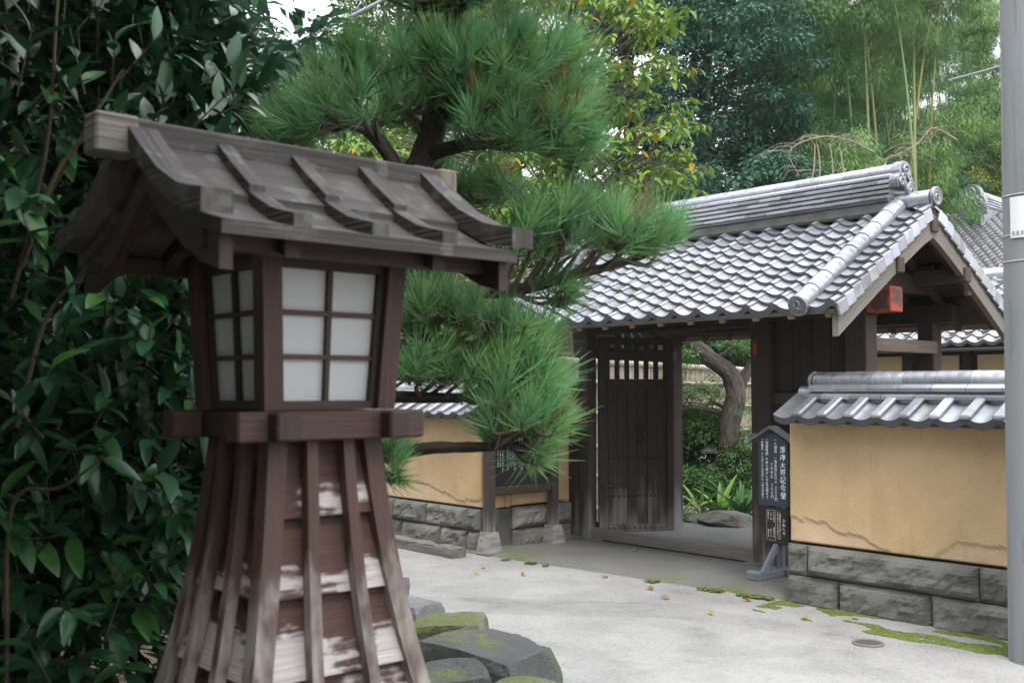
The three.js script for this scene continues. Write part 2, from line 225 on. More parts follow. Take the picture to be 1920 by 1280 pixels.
// ---------------------------------------------------------------- roof tiles
function tileGeo(w, L, t, depth, lip = 0, flip = false) { // curved pantile: x across, z down the slope (lower end at z = 0), lip = front drop of an eave tile
  const N = 9, prof = []; for (let i = 0; i <= N; i++) { const s = i / N, y = s < 0.78 ? depth * Math.pow(2 * s / 0.78 - 1, 2) : depth + 0.014 * Math.sin(Math.PI * (s - 0.78) / 0.22); prof.push([(s - 0.5) * w * 1.04, y]); }
  if (flip) prof.reverse().forEach((p) => { p[0] = -p[0]; });
  const F = [], E = [];
  for (let i = 0; i < N; i++) {
    const [x0, y0] = prof[i], [x1, y1] = prof[i + 1];
    F.push([V(x0, y0 + t, 0), V(x1, y1 + t, 0), V(x1, y1 + t, -L), V(x0, y0 + t, -L)]);
    E.push([V(x0, y0 - lip, 0.001), V(x1, y1 - lip, 0.001), V(x1, y1 + t, 0), V(x0, y0 + t, 0)]);
    if (lip) E.push([V(x0, y0 - lip, -0.02), V(x1, y1 - lip, -0.02), V(x1, y1 - lip, 0.001), V(x0, y0 - lip, 0.001)]);
  }
  const e = (i) => { const [x, y] = prof[i]; const q = [V(x, y - lip * 0.5, 0), V(x, y + t, 0), V(x, y + t, -L), V(x, y, -L)]; return q; };
  E.push(e(0), e(N).reverse());
  const top = soup(F, 'z'), g = mergeGeometries([top, soup(E, 'x')], true); // smooth the top across the curve; edges take a darker colour, shade painted in
  const p = g.attributes.position, n = g.attributes.normal, nt = top.attributes.position.count;
  for (let i = 0; i < nt; i++) { const x = p.getX(i), k = prof.findIndex((q) => Math.abs(q[0] - x) < 1e-6); if (k > 0 && k < N) { const a = prof[k - 1], b = prof[k + 1], dx = b[0] - a[0], dy = b[1] - a[1], l = Math.hypot(dx, dy) * Math.sign(dx); n.setXYZ(i, -dy / l, dx / l, 0); } }
  return g;
}
function tileField(deck, w, rows, exp, cols, top, tw, opt = {}) { // tiles as sub-parts of a roof deck; deck local z runs down the slope, y = 0 its upper face
  const th = opt.th ?? 0.021, geo = tileGeo(w, exp * 1.9, th, opt.depth ?? 0.042), eave = tileGeo(w, exp * 1.9, th, opt.depth ?? 0.042, opt.lip ?? 0.032), tilt = -Math.atan2(th + 0.003, exp), r = rng(opt.seed ?? 5), rest = [];
  for (let j = 0; j < rows; j++) for (let i = 0; i < cols; i++) {
    const x = (i - (cols - 1) / 2) * w + (opt.x ?? 0), z = top - j * exp, p = [x + rr(-0.003, 0.003, r), 0.02 + rr(-0.002, 0.003, r), z + rr(-0.004, 0.004, r)], rot = [tilt + rr(-0.012, 0.012, r), rr(-0.015, 0.015, r), rr(-0.015, 0.015, r)], m = pick(tw, r);
    if (opt.show && !opt.show(i, j)) { rest.push((j ? geo : eave).clone().applyMatrix4(M4(V(...p), new THREE.Quaternion().setFromEuler(new THREE.Euler(...rot)), 1))); continue; }
    part(deck, j ? 'roof_tile' : 'eave_tile', j ? geo : eave, m, p, rot);
  }
  if (rest.length) part(deck, 'roof_tiles_hidden', mergeGeometries(rest), tw[0][0]).userData.kind = 'stuff';
}
const halfRound = (r, L, n = 12) => { const g = new THREE.CylinderGeometry(r, r * 0.965, L, n, 1); g.rotateZ(Math.PI / 2); return g; }; // axis x, thicker end at -x
function ridgeRow(parent, x0, x1, z, y, r, L, layers, lw, lh, opt = {}) { // cover tiles over stacked flat ridge tiles, along x
  const n = Math.round((x1 - x0) / L), l = (x1 - x0) / n, rd = rng(opt.seed ?? 3), hr = halfRound(r, l * 0.985);
  for (let i = 0; i < n; i++) part(parent, 'ridge_tile', hr, pick(T, rd), [x0 + (i + 0.5) * l, y - r * 0.35 + rr(-0.002, 0.002, rd), z], [0, 0, rr(-0.004, 0.004, rd)]);
  for (let k = 0; k < layers; k++) {
    const w = lw + k * 0.035, yy = y - r * 0.95 - k * lh, slope = [V(-w / 2, -lh * 0.45, 0), V(-w / 2, -lh * 0.05, 0), V(-w * 0.36, lh * 0.4, 0), V(w * 0.36, lh * 0.4, 0), V(w / 2, -lh * 0.05, 0), V(w / 2, -lh * 0.45, 0)];
    const f = []; const ll = l * 1.0; const A = slope.map((p) => V(-ll / 2 + 0.002, p.y, p.x)), B = slope.map((p) => V(ll / 2 - 0.002, p.y, p.x));
    for (let i = 0; i < 6; i++) { const j = (i + 1) % 6; f.push([A[i], A[j], B[j], B[i]]); } f.push(A.slice().reverse(), B);
    const g = soup(f); const off = k % 2 ? l / 2 : 0;
    for (let i = 0; i < n - (k % 2); i++) part(parent, 'flat_ridge_tile', g, pick(T, rd), [x0 + off + (i + 0.5) * l, yy + rr(-0.0015, 0.0015, rd), z]);
    if (k % 2) for (const e of [x0 + l / 4, x1 - l / 4]) { const h = g.clone().scale(0.5, 1, 1); part(parent, 'flat_ridge_tile', h, pick(T, rd), [e, yy, z]); }
    part(parent, 'ridge_core', box(x1 - x0 - 0.02, lh * 0.9, w * 0.8, 0.002), T[2], [(x0 + x1) / 2, yy - lh * 0.5, z]);
  }
}
function disc(r, d) { // round end tile with a raised rim and comma crest, facing +z
  const pr = [[0, 0], [r * 0.98, 0], [r, 0.004], [r, d * 0.8], [r * 0.93, d], [r * 0.8, d], [r * 0.75, d - 0.006], [0, d - 0.006]].map(([x, y]) => new THREE.Vector2(x, y));
  const parts = [new THREE.LatheGeometry(pr, 20).rotateX(Math.PI / 2)];
  for (let k = 0; k < 3; k++) { const a0 = k * 2.094, pts = []; for (let i = 0; i <= 5; i++) { const t = i / 5, a = a0 + t * 2.4, q = r * (0.2 + 0.38 * t); pts.push(V(Math.cos(a) * q, Math.sin(a) * q, d - 0.006)); } parts.push(tube(pts, [r * 0.17, r * 0.12, r * 0.05], 5, 6)); }
  return mergeGeometries(parts.map((g) => { const h = g.index ? g.toNonIndexed() : g; for (const k of Object.keys(h.attributes)) if (!['position', 'normal', 'uv'].includes(k)) h.deleteAttribute(k); return h; }));
}
function oniGeo(s) { // ridge-end ornament facing +x: cloud-lobed plate with scrolls
  const sh = new THREE.Shape(); sh.moveTo(-0.5, 0); sh.bezierCurveTo(-0.62, 0.25, -0.5, 0.42, -0.38, 0.45); sh.bezierCurveTo(-0.44, 0.75, -0.2, 0.95, 0, 0.92); sh.bezierCurveTo(0.2, 0.95, 0.44, 0.75, 0.38, 0.45); sh.bezierCurveTo(0.5, 0.42, 0.62, 0.25, 0.5, 0); sh.lineTo(-0.5, 0);
  const e = new THREE.ExtrudeGeometry(sh, { depth: 0.28, bevelEnabled: true, bevelSize: 0.04, bevelThickness: 0.04, bevelSegments: 2, curveSegments: 6 });
  const gs = [e.index ? e.toNonIndexed() : e];
  for (const [x, y, r] of [[-0.34, 0.16, 0.13], [0.34, 0.16, 0.13], [0, 0.62, 0.17], [-0.2, 0.36, 0.09], [0.2, 0.36, 0.09]]) gs.push(new THREE.TorusGeometry(r, 0.055, 6, 12).translate(x, y, 0.34).toNonIndexed(), new THREE.SphereGeometry(r * 0.5, 8, 6).translate(x, y, 0.33).toNonIndexed());
  const g = mergeGeometries(gs); g.scale(s, s, s); g.rotateY(Math.PI / 2); return g;
}

// ---------------------------------------------------------------- stone-based plaster walls
function rockBlock(w, h, d, seed) { // rock-faced block; the rough face looks to +z, drafted margins
  const nx = Math.max(4, Math.round(w / 0.03)), ny = 8, g = new THREE.BoxGeometry(w, h, d, nx, ny, 1), p = g.attributes.position;
  for (let i = 0; i < p.count; i++) if (p.getZ(i) > d / 2 - 1e-4) {
    const x = p.getX(i), y = p.getY(i), e = Math.min(w / 2 - Math.abs(x), h / 2 - Math.abs(y)), m = step(0, 0.04, e), n = fbm(x * 5 + seed * 7.3, y * 7 + seed, seed, 4), n2 = Math.abs(fbm(x * 8 + seed, y * 8, seed + 40, 3) - 0.5), q = Math.floor(fbm(x * 4 + seed * 3, y * 5, seed + 9, 3) * 7) / 7;
    p.setZ(i, d / 2 - 0.012 + m * (0.0 + 0.055 * n - 0.1 * n2 + 0.06 * q));
  }
  const q = g.toNonIndexed(); q.computeVertexNormals();
  const uv = q.attributes.uv, qp = q.attributes.position; for (let i = 0; i < uv.count; i++) uv.setXY(i, qp.getX(i) + seed * 0.37 + qp.getZ(i), qp.getY(i) + seed * 0.71);
  return q;
}
function plasterSkin(w, h, crack, seed) { // front skin facing +z with spalled patches below the line crack(x)
  const nx = Math.round(w / 0.012), ny = Math.round(h / 0.012), pos = [], uv = [], cl = [], idx = [];
  for (let j = 0; j <= ny; j++) for (let i = 0; i <= nx; i++) {
    const x = w * i / nx, y = h * j / ny, c = crack(x) + 0.07 * (fbm(x * 7 + seed, seed) - 0.5) + 0.04 * (fbm(x * 30 + seed, seed + 3, 0, 4) - 0.5), s = c > 0.01 ? step(c + 0.006, c - 0.006, y) : 0, lipz = c > 0.01 ? Math.max(0, 1 - Math.abs(y - c) / 0.03) * (y > c ? 1 : 0) : 0;
    const edge = i === 0 || i === nx || j === 0 || j === ny, tp = 0.012 * (1 - y / h);
    pos.push(x, y, edge ? -0.06 : 0.006 * (fbm(x * 1.5 + seed, y * 1.5, 3) - 0.5) - s * (0.006 + 0.006 * fbm(x * 14, y * 14, seed)) + lipz * 0.002 + tp);
    uv.push(x + seed, y); const k = lerp(1, 1.07 + 0.12 * (fbm(x * 25, y * 25, seed + 2) - 0.5), s); cl.push(k, k * lerp(1, 1.03, s), k * lerp(1, 1.16, s));
  }
  for (let j = 0; j < ny; j++) for (let i = 0; i < nx; i++) { const a = j * (nx + 1) + i, b = a + nx + 1; idx.push(a, a + 1, b, a + 1, b + 1, b); }
  const g = new THREE.BufferGeometry(); g.setAttribute('position', new THREE.Float32BufferAttribute(pos, 3)); g.setAttribute('uv', new THREE.Float32BufferAttribute(uv, 2)); g.setAttribute('color', new THREE.Float32BufferAttribute(cl, 3)); g.setIndex(idx); g.computeVertexNormals(); return g;
}
const whitened = (g) => { g.setAttribute('color', new THREE.Float32BufferAttribute(new Float32Array(g.attributes.position.count * 3).fill(1), 3)); return g; };
// a wall in its own frame: x along its face, face at z = 0 looking to +z, thickness th behind
function plasterWall(root, len, topY, stoneY, th, courses, crack, seed, back = true) {
  for (const [y0, y1, xs] of courses) for (let i = 0; i + 1 < xs.length; i++) { const w = xs[i + 1] - xs[i] - 0.008, h = y1 - y0 - 0.008; part(root, 'stone_block', rockBlock(w, h, 0.24, seed + i + y0 * 31), pick([ST.a, ST.b, ST.c]), [(xs[i] + xs[i + 1]) / 2, (y0 + y1) / 2, -0.075]); }
  part(root, 'stone_core', box(len - 0.03, stoneY + 0.03, th + 0.05, 0.004), ST.joint, [len / 2, stoneY / 2 - 0.03, -0.05 - th / 2]);
  part(root, 'wall_core', whitened(box(len - 0.03, topY - stoneY, th - 0.06, 0.004)), plaster, [len / 2, (topY + stoneY) / 2, -0.04 - th / 2]);
  const skin = part(root, 'plaster_face', plasterSkin(len, topY - stoneY - 0.005, crack, seed), plaster, [0, stoneY + 0.003, 0]);
  if (back) { const b = part(root, 'plaster_face', skin.geometry, plaster, [len, stoneY + 0.003, -th], [0, Math.PI, 0]); b.userData.label = 'rear plaster face'; }
}
function wallCap(root, len, y, th, w, seed) { // tiled coping: one course of eave tiles each side, flat ridge tiles and round cover tiles
  const a = 0.46, n = Math.round(len / w), ww = len / n, L = 0.34, e = tileGeo(ww, L, 0.018, 0.03, 0.036), r = rng(seed);
  const bar = box(0.07, 0.034, L * 0.92, 0.01);
  for (const s of [1, -1]) {
    const slope = part(root, 'coping_slope', box(len - 0.02, 0.04, L * 0.9, 0.004), W.mid, [len / 2, y - 0.04, -th / 2 + s * 0.155], [a, s > 0 ? 0 : Math.PI, 0]); slope.rotation.order = 'YXZ';
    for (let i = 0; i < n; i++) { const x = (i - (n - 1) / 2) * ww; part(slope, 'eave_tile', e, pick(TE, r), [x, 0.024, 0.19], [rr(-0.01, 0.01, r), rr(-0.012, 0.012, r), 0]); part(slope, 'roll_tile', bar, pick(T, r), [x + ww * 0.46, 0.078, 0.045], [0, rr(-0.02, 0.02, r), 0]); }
  }
  ridgeRow(root, 0.14, len, -th / 2, y + 0.2, 0.072, 0.235, 2, 0.27, 0.055, { seed });
  part(root, 'ridge_tile', halfRound(0.06, 0.2), T[0], [0.11, y + 0.085, -th / 2]);
  const d = part(root, 'end_tile', disc(0.075, 0.03), T[2], [0.13, y + 0.175, -th / 2], [0, -Math.PI / 2, 0]);
  part(root, 'mortar_bed', box(len - 0.1, 0.1, 0.2, 0.02), ST.c, [len / 2 + 0.04, y + 0.03, -th / 2]); return d;
}
const bump = (x, c, w, h) => h * Math.max(0, 1 - Math.pow((x - c) / w, 2));
{
  const w = thing('plaster_wall', 'ochre plaster wall on rock-faced stone base with grey tile coping, beside the utility pole', 'wall', [2.03, 0, 0.92]);
  plasterWall(w, 3.6, 1.38, 0.42, 0.34, [[-0.05, 0.2, [0, 0.42, 1.1, 1.75, 2.45, 3.1, 3.6]], [0.2, 0.42, [0, 0.17, 1.42, 1.9, 2.6, 3.6]]], (x) => Math.max(x < 0.8 ? 0.19 - 0.16 * Math.pow(x / 0.8, 1.4) : 0, bump(x, 1.42, 0.33, 0.15)), 4);
  wallCap(w, 3.68, 1.42, 0.34, 0.205, 11);
  const l = thing('plaster_wall', 'ochre plaster wall on stone base behind the pine branches, ending at the notice board', 'wall', [-7.0, 0, 1.16]);
  plasterWall(l, 5.8, 1.34, 0.4, 0.34, [[-0.05, 0.19, [0, 0.7, 1.3, 2.0, 2.7, 3.3, 3.9, 4.55, 5.2, 5.62, 5.8]], [0.19, 0.4, [0, 0.5, 1.1, 1.8, 2.4, 3.1, 3.7, 4.4, 4.95, 5.6, 5.8]]], (x) => x > 3.9 ? 0.15 + 0.05 * Math.sin(x * 3) - bump(x, 5.4, 0.5, 0.05) : 0.04, 9);
  wallCap(l, 5.8, 1.38, 0.34, 0.205, 21);
  const g = thing('plaster_wall', 'short return wall of plaster and stone behind the black notice board', 'wall', [-1.2, 0, 0.82], Math.PI / 2); // face looks to +x
  plasterWall(g, 0.8, 1.34, 0.4, 0.3, [[-0.05, 0.19, [0, 0.42, 0.8]], [0.19, 0.4, [0, 0.8]]], () => 0, 14);
  wallCap(g, 0.8, 1.36, 0.3, 0.205, 31);
}

// ---------------------------------------------------------------- the gate
const redWorn = std({ map: tex(256, 256, (u, v, c) => { const b = step(0.5, 0.62, fbm(u * 4, v * 4, 8, 5, 4, 4)), g = 0.7 + 0.5 * fbm(u * 3, v * 40, 2, 3, 3, 40); c[0] = lerp(0.42, 0.12, b) * g; c[1] = lerp(0.075, 0.06, b) * g; c[2] = lerp(0.035, 0.055, b) * g; }, [1.7, 1.7]), roughness: 0.8 });
const gate = thing('roofed_gate', 'dark timber roofed gate with grey tiled gable roof and one door leaf standing open', 'gate', [0, 0, 0]);
{
  const G = gate, B = (name, w, h, d, m, p, rot, c = 0.008) => part(G, name, box(w, h, d, c, p[0] * 3 + p[2]), m, p, rot);
  function soupUVy(w, h, d, y0) { const g = box(w, h, d, 0.008, w * 7 + d * 3 + h).clone(), p = g.attributes.position, n = g.attributes.normal, o = rr(0, 3); const uv = g.attributes.uv; for (let i = 0; i < p.count; i++) uv.setXY(i, p.getY(i) + h / 2 + y0, (Math.abs(n.getX(i)) > 0.5 ? p.getZ(i) : p.getX(i)) + o); g.attributes.uv = uv; return g; }
  const upright = (name, w, h, d, x, y0, z) => part(G, name, soupUVy(w, h, d, y0), W.bleach, [x, y0 + h / 2, z]);
  // front posts, corner post, rear posts
  upright('post', 0.14, 2.1, 0.12, -1.015, 0.03, -0.06); upright('post', 0.19, 2.1, 0.2, 1.12, 0.03, -0.1); upright('post', 0.19, 2.1, 0.17, 2.035, 0.03, -0.085);
  for (const x of [-1.0, 1.12, 1.95]) upright('rear_post', 0.15, 2.15, 0.15, x, 0.03, -1.37);
  for (const x of [-0.957, 1.12, 2.035]) B('post_stone', 0.32, 0.06, 0.3, ST.a, [x, 0.025, -0.1]);
  B('threshold', 1.975, 0.1, 0.13, W.grey, [0.037, 0.095, -0.1]);
  upright('side_board', 0.17, 1.6, 0.05, -1.185, 0.05, -0.06);
  // lintel with red-painted ends
  B('lintel', 3.21, 0.24, 0.2, W.dark, [0.525, 2.245, -0.1]);
  for (const x of [-1.187, 2.237]) B('red_beam_end', 0.21, 0.2, 0.19, redWorn, [x, 2.245, -0.1]);
  B('lintel_trim', 1.975, 0.04, 0.06, W.dark2, [0.037, 2.1, -0.03]);
  B('rear_lintel', 3.4, 0.16, 0.14, W.dark2, [0.5, 2.2, -1.37]);
  for (const x of [-0.957, 1.12, 2.0]) { B('cross_beam', 0.13, 0.16, 2.0, W.dark2, [x, 2.44, -0.62]); B('tie_beam', 0.07, 0.11, 1.2, W.greyBrown, [x, 1.905, -0.75]); B('king_post', 0.12, 0.42, 0.12, W.dark, [x, 2.7, -0.4]); }
  B('brace', 0.06, 0.55, 0.09, W.mid, [2.02, 1.62, -0.26], [0.25, 0, 0]);
  // panel beside the opening: boards, rail, low wicket door
  for (let i = 0; i < 4; i++) B('panel_board', 0.178, 0.62, 0.03, i % 2 ? W.dark : W.dark2, [1.305 + i * 0.183, 1.82, -0.1]);
  B('panel_rail', 0.74, 0.1, 0.09, W.mid, [1.578, 1.46, -0.09]);
  for (let i = 0; i < 3; i++) B('wicket_board', 0.2, 1.36, 0.03, W.dark, [1.37 + i * 0.203, 0.73, -0.16]);
  for (const x of [1.245, 1.905]) upright('wicket_frame', 0.07, 1.38, 0.08, x, 0.03, -0.1);
  B('small_plaque', 0.055, 0.17, 0.012, W.mid, [1.085, 1.89, 0.008]); B('plaque_seal', 0.03, 0.1, 0.004, W.red, [1.085, 1.89, 0.016]);

  // door leaves: frame, planks, lattice, studs, ring pulls
  function leaf(x, z, turn, lw, hand) {
    const d = new THREE.Group(); d.name = 'door_leaf'; d.position.set(x, 0.1, z); d.rotation.y = turn; G.add(d);
    const H = 1.96, sx = hand;
    const S = (n, w, h, dd, cx, y0, cz) => part(d, n, soupUVy(w, h, dd, y0), W.bleach, [sx * cx, y0 + h / 2, cz]);
    S('stile', 0.09, H, 0.05, 0.045, 0.0, 0); S('stile', 0.08, H, 0.05, lw - 0.04, 0.0, 0);
    const n = 6, pw = (lw - 0.17) / n;
    for (let i = 0; i < n; i++) S('plank', pw + (i % 2 ? 0.006 : -0.001), 1.4, 0.026, 0.09 + (i + 0.5) * pw, 0.07, i % 2 ? 0.001 : 0.006);
    S('bottom_rail', lw - 0.17, 0.075, 0.05, lw / 2 + 0.005, 0.0, 0.006); S('mid_rail', lw - 0.17, 0.08, 0.05, lw / 2 + 0.005, 1.46, 0); S('top_rail', lw - 0.17, 0.07, 0.05, lw / 2 + 0.005, H - 0.07, 0); S('upper_rail', lw - 0.17, 0.1, 0.045, lw / 2 + 0.005, 1.73, 0);
    for (let i = 0; i <= n; i++) S('lattice_bar', 0.05, 0.35, 0.03, 0.095 + i * (lw - 0.18) / n, 1.54, 0);
    const stud = new THREE.SphereGeometry(0.011, 8, 4, 0, 7, 0, 1.57).rotateX(Math.PI / 2);
    for (const y of [0.36, 0.74, 0.04]) for (let i = 0; i < 12; i++) part(d, 'stud', stud, black, [sx * (0.1 + i * (lw - 0.2) / 11), y, 0.026]);
    for (const y of [0.93, 1.05]) part(d, 'ring_pull', new THREE.TorusGeometry(0.04, 0.008, 6, 16), black, [sx * (lw * 0.55), y, 0.03]);
    part(d, 'latch', box(0.26, 0.035, 0.03, 0.006), W.mid, [sx * 0.16, 0.47, 0.035], [0, 0, 0.06]);
    return d;
  }
  leaf(-0.93, -0.13, 1.06, 0.8, 1);
  leaf(0.985, -0.16, -1.62, 0.92, -1).userData.label = 'door leaf folded back against the panel';

  // roof: two slopes on rafters, tiles on the street side one by one
  const zr = -0.4, yr = 2.98, run = 1.36, a = Math.atan2(0.86, 1.4), L = 1.62, x0 = -1.55, x1 = 2.5, xc = (x0 + x1) / 2, wl = x1 - x0;
  const cols = 17, tw = 0.2385, rows = 13, ex = 0.122;
  for (const s of [1, -1]) {
    const dk = part(G, s > 0 ? 'roof_slope' : 'rear_roof_slope', box(wl, 0.03, L, 0.003), W.dark2, [xc, yr - 0.02 - Math.sin(a) * L / 2, zr + s * Math.cos(a) * L / 2]); dk.rotation.set(a, s > 0 ? 0 : Math.PI, 0, 'YXZ');
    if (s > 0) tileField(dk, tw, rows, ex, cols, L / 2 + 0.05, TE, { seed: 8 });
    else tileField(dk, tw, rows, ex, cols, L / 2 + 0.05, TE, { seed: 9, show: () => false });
    // rafters with pale ends, eave board
    for (let i = 0; i < 13; i++) { const x = -wl / 2 + 0.13 + i * (wl - 0.26) / 12; part(dk, 'rafter', box(0.055, 0.06, L - 0.1, 0.004), W.mid, [x, -0.058, 0.0]); part(dk, 'rafter_end', box(0.056, 0.062, 0.014, 0.002), W.paleEnd, [x, -0.058, L / 2 - 0.04]); }
    part(dk, 'eave_board', box(wl - 0.02, 0.035, 0.09, 0.004), W.greyBrown, [0, 0.0, L / 2 + 0.005]);
    for (let i = 0; i < 5; i++) part(dk, 'ceiling_board', box(wl - 0.1, 0.012, 0.2, 0.002, i), W.dark2, [0, -0.021, -L / 2 + 0.3 + i * 0.24]);
    for (const [sx, nm] of [[1, 'x'], [-1, 'y']]) {
      const ex0 = sx * (wl / 2 - 0.025);
      // gable edge: overhanging edge tiles with side lips, bargeboard below
      for (let j = 0; j < 13; j++) part(dk, 'edge_tile', box(0.026, 0.1, 0.128, 0.006, j), pick(T), [sx * (wl / 2 + 0.012), -0.002 + 0.006, L / 2 - 0.02 - j * ex], [-0.13, 0, 0]);
    }
    // the round-tiled descending ridge near each gable
    const hr = halfRound(0.073, 0.205).clone().rotateY(Math.PI / 2);
    for (const sx of [1, -1]) { for (let j = 0; j < 8; j++) part(dk, 'round_tile', hr, pick(T), [s * sx * (wl / 2 - 0.27), 0.075, L / 2 - 0.04 - j * 0.207], [-0.02, 0, 0]); part(dk, 'round_end_tile', disc(0.08, 0.03), T[2], [s * sx * (wl / 2 - 0.27), 0.072, L / 2 + 0.055], [-0.2, 0, 0]); }
  }
  // bargeboards: curved under side, meeting at the apex
  for (const x of [x0 + 0.05, x1 - 0.03]) for (const s of [1, -1]) {
    const sh = new THREE.Shape(), n = 10, top = (t) => [t * 1.38, -Math.tan(a) * t * 1.38], w = (t) => 0.17 + 0.04 * Math.pow(1 - t, 6) + 0.015 * t;
    sh.moveTo(...top(0)); for (let i = 1; i <= n; i++) sh.lineTo(...top(i / n)); for (let i = n; i >= 0; i--) { const [px, py] = top(i / n); sh.lineTo(px, py - w(i / n)); }
    const g = new THREE.ExtrudeGeometry(sh, { depth: 0.045, bevelEnabled: true, bevelSize: 0.004, bevelThickness: 0.004, bevelSegments: 1 }); g.rotateY(-s * Math.PI / 2);
    const uv = g.attributes.uv, p = g.attributes.position; for (let i = 0; i < uv.count; i++) uv.setXY(i, Math.abs(p.getZ(i)) * 1.15, p.getY(i) + 0.62 * Math.abs(p.getZ(i)) + p.getX(i));
    part(G, 'bargeboard', g, W.grey, [x + (s > 0 ? 0.0225 : -0.0225), yr - 0.03, zr + s * 0.002]);
  }
  for (const x of [x0 + 0.28, x1 - 0.28]) for (const [z, y] of [[-0.4, 2.86], [0.14, 2.5], [-0.94, 2.5]]) B('purlin', 0.6, 0.12, 0.1, W.mid, [x, y - 0.02, z]);
  for (const z of [0.14, -0.94]) B('purlin', wl - 0.5, 0.1, 0.09, W.dark, [xc, 2.53, z]);
  for (const [z, y] of [[0.28, 2.4], [-1.08, 2.4]]) B('pendant', 0.05, 0.16, 0.05, W.grey, [x1 - 0.06, y, z]);
  // ridge: stacked flat tiles under round cover tiles, scrolled ornaments and round discs at the ends
  const rg = new THREE.Group(); rg.name = 'ridge'; G.add(rg);
  ridgeRow(rg, x0 + 0.28, x1 - 0.3, zr, 3.335, 0.066, 0.235, 5, 0.2, 0.044, { seed: 17 });
  part(rg, 'ridge_bed', box(wl - 0.5, 0.1, 0.28, 0.02), ST.b, [xc, 3.005, zr]);
  for (const s of [1, -1]) {
    const ex = s > 0 ? x1 - 0.3 : x0 + 0.28;
    part(rg, 'ridge_ornament', oniGeo(0.22), T[2], [ex, 3.175, zr], [0, s > 0 ? 0 : Math.PI, 0]);
    part(rg, 'round_end_tile', disc(0.07, 0.03), T[2], [ex + s * 0.1, 3.14, zr], [0, s * Math.PI / 2, 0]);
    part(rg, 'ridge_tile', halfRound(0.066, 0.3), T[1], [ex + s * 0.14, 3.06, zr]);
    part(rg, 'round_end_tile', disc(0.076, 0.03), T[2], [ex + s * 0.31, 3.065, zr], [0, s * Math.PI / 2, 0]);
  }
}

// ---------------------------------------------------------------- writing: brush strokes on a 10 x 10 grid, digit pairs x y
const GL = { 一: '1585', 二: '2373 1787', 三: '2272 2565 1888', 十: '1484 4149', '〇': '412315274967756341', 九: '13737889 414619', 五: '1181 4138 156568 0989', 入: '3142 4209 4245 4589', 小: '4147 2417 6487', 中: '1373 7376 7616 1613 4049', 円: '1119 11818189 4145 1575', 日: '217179 2129 2575 2979', 月: '2126 2619 2171 7179 2474 2666', 上: '4048 4474 0888', 以: '1117 1739 3243 6066 6628 6689', 午: '3113 2373 0585 4349', 前: '2132 6152 0383 14441848 1416 7478 6467', 後: '2103 2305 1519 5142 4264 6445 4558 3669 6639', 時: '0242 0247 4247 0747 0444 6063 5272 4484 4686 7479 5768', 間: '1119 1141 4144 1444 6181 8189 6164 6484 3666 3639 3969 6966 3868', 開: '1119 11414444 61818989 6164 3474 3676 4448 6468', 休: '2104 1319 3383 6069 6337 6387', 生: '2112 1373 4049 1666 0989', 学: '1122 4142 7162 0484 0405 8485 2565 6547 4748 1777', 料: '2029 0343 2306 2346 6162 5162 5364 4686 7079', 般: '2011 1119 1141 4149 0444 6173 6164 7174 5585 8557 5589', 高: '4041 0282 2363 2333 3565 2666 1719 1777 7779 3858 5838', 校: '2029 0343 2306 6061 4282 5344 7384 5589 7549', 記: '1031 0232 0434 0636 0739 3739 5080 8084 5484 5459 5989 8987', 念: '4004 4084 3353 3564 2617 3669 6977 7686', 郎: '2011 1141 4144 1444 1242 1118 1837 3546 6069 6081 8164 6486', 太: '1484 4145 4509 4589 4758', 廉: '4041 1282 1209 3242 4383 3474 3676 8386 4459 6469 5427 6487', 瀧: '0112 0314 0917 4041 3161 3242 5162 2363 3439 3464 6469 3666 3868 7080 7285 7474 7686 7888', 館: '3003 3062 2343 1454 1459 5459 1656 1959 7071 5292 5262 6369 6383 8386 6686 6989', か: '1363 6367 6748 3119 7284', ら: '3143 1417 1736 3677 7759', ま: '1373 1575 4048 4827 2767', で: '1272 7245 4547 4769', お: '1363 3038 3818 1857 5778 7285', 知: '2012 1343 0545 2309 2549 5385 5358 5888 8553', せ: '0585 3138 3878 6166' };
function glyph(c, ch, x, y, s) {
  const g = GL[ch]; if (!g) return; c.beginPath();
  for (const st of g.split(' ')) { const d = st.replace(/\D/g, ''); for (let i = 0; i + 1 < d.length; i += 2) { const px = x + (+d[i] + 0.5) / 10 * s, py = y + (+d[i + 1] + 0.5) / 10 * s; i ? c.lineTo(px, py) : c.moveTo(px, py); } }
  c.stroke();
}
const column = (c, text, x, y, s, gap = 1.06) => { for (const ch of text) { if (ch !== ' ') glyph(c, ch, x, y, s); y += s * (ch === ' ' ? 0.6 : gap); } };
function canvasTex(w, h, draw) { const cv = document.createElement('canvas'); cv.width = w; cv.height = h; draw(cv.getContext('2d')); const t = new THREE.CanvasTexture(cv); t.colorSpace = THREE.SRGBColorSpace; return t; }
const speck = (c, w, h, rgb, n, r) => { for (let i = 0; i < n; i++) { c.fillStyle = `rgba(${rgb},${rr(0.02, 0.12, r)})`; c.fillRect(rr(0, w, r), rr(0, h, r), rr(1, 3, r), rr(6, 60, r)); } };
const mainSign = canvasTex(512, 1100, (c) => {
  const r = rng(3); c.fillStyle = '#3a4250'; c.fillRect(0, 0, 512, 1100); speck(c, 512, 1100, '150,165,185', 500, r); speck(c, 512, 1100, '10,14,20', 500, r); c.strokeStyle = '#eef0f2'; c.lineCap = 'round';
  c.lineWidth = 11; column(c, '瀧廉太郎記念館', 392, 205, 104, 1.08);
  c.lineWidth = 6; column(c, '一入館料 一般高校生以上 三〇〇円', 285, 90, 57, 1.02); column(c, '小中学生  二〇〇円', 215, 450, 57, 1.05); column(c, '一開館時間 午前九時から午後五時まで', 128, 90, 53, 0.98); column(c, '一休館日 十二月二十九日から一月三日まで', 45, 90, 50, 0.94);
});
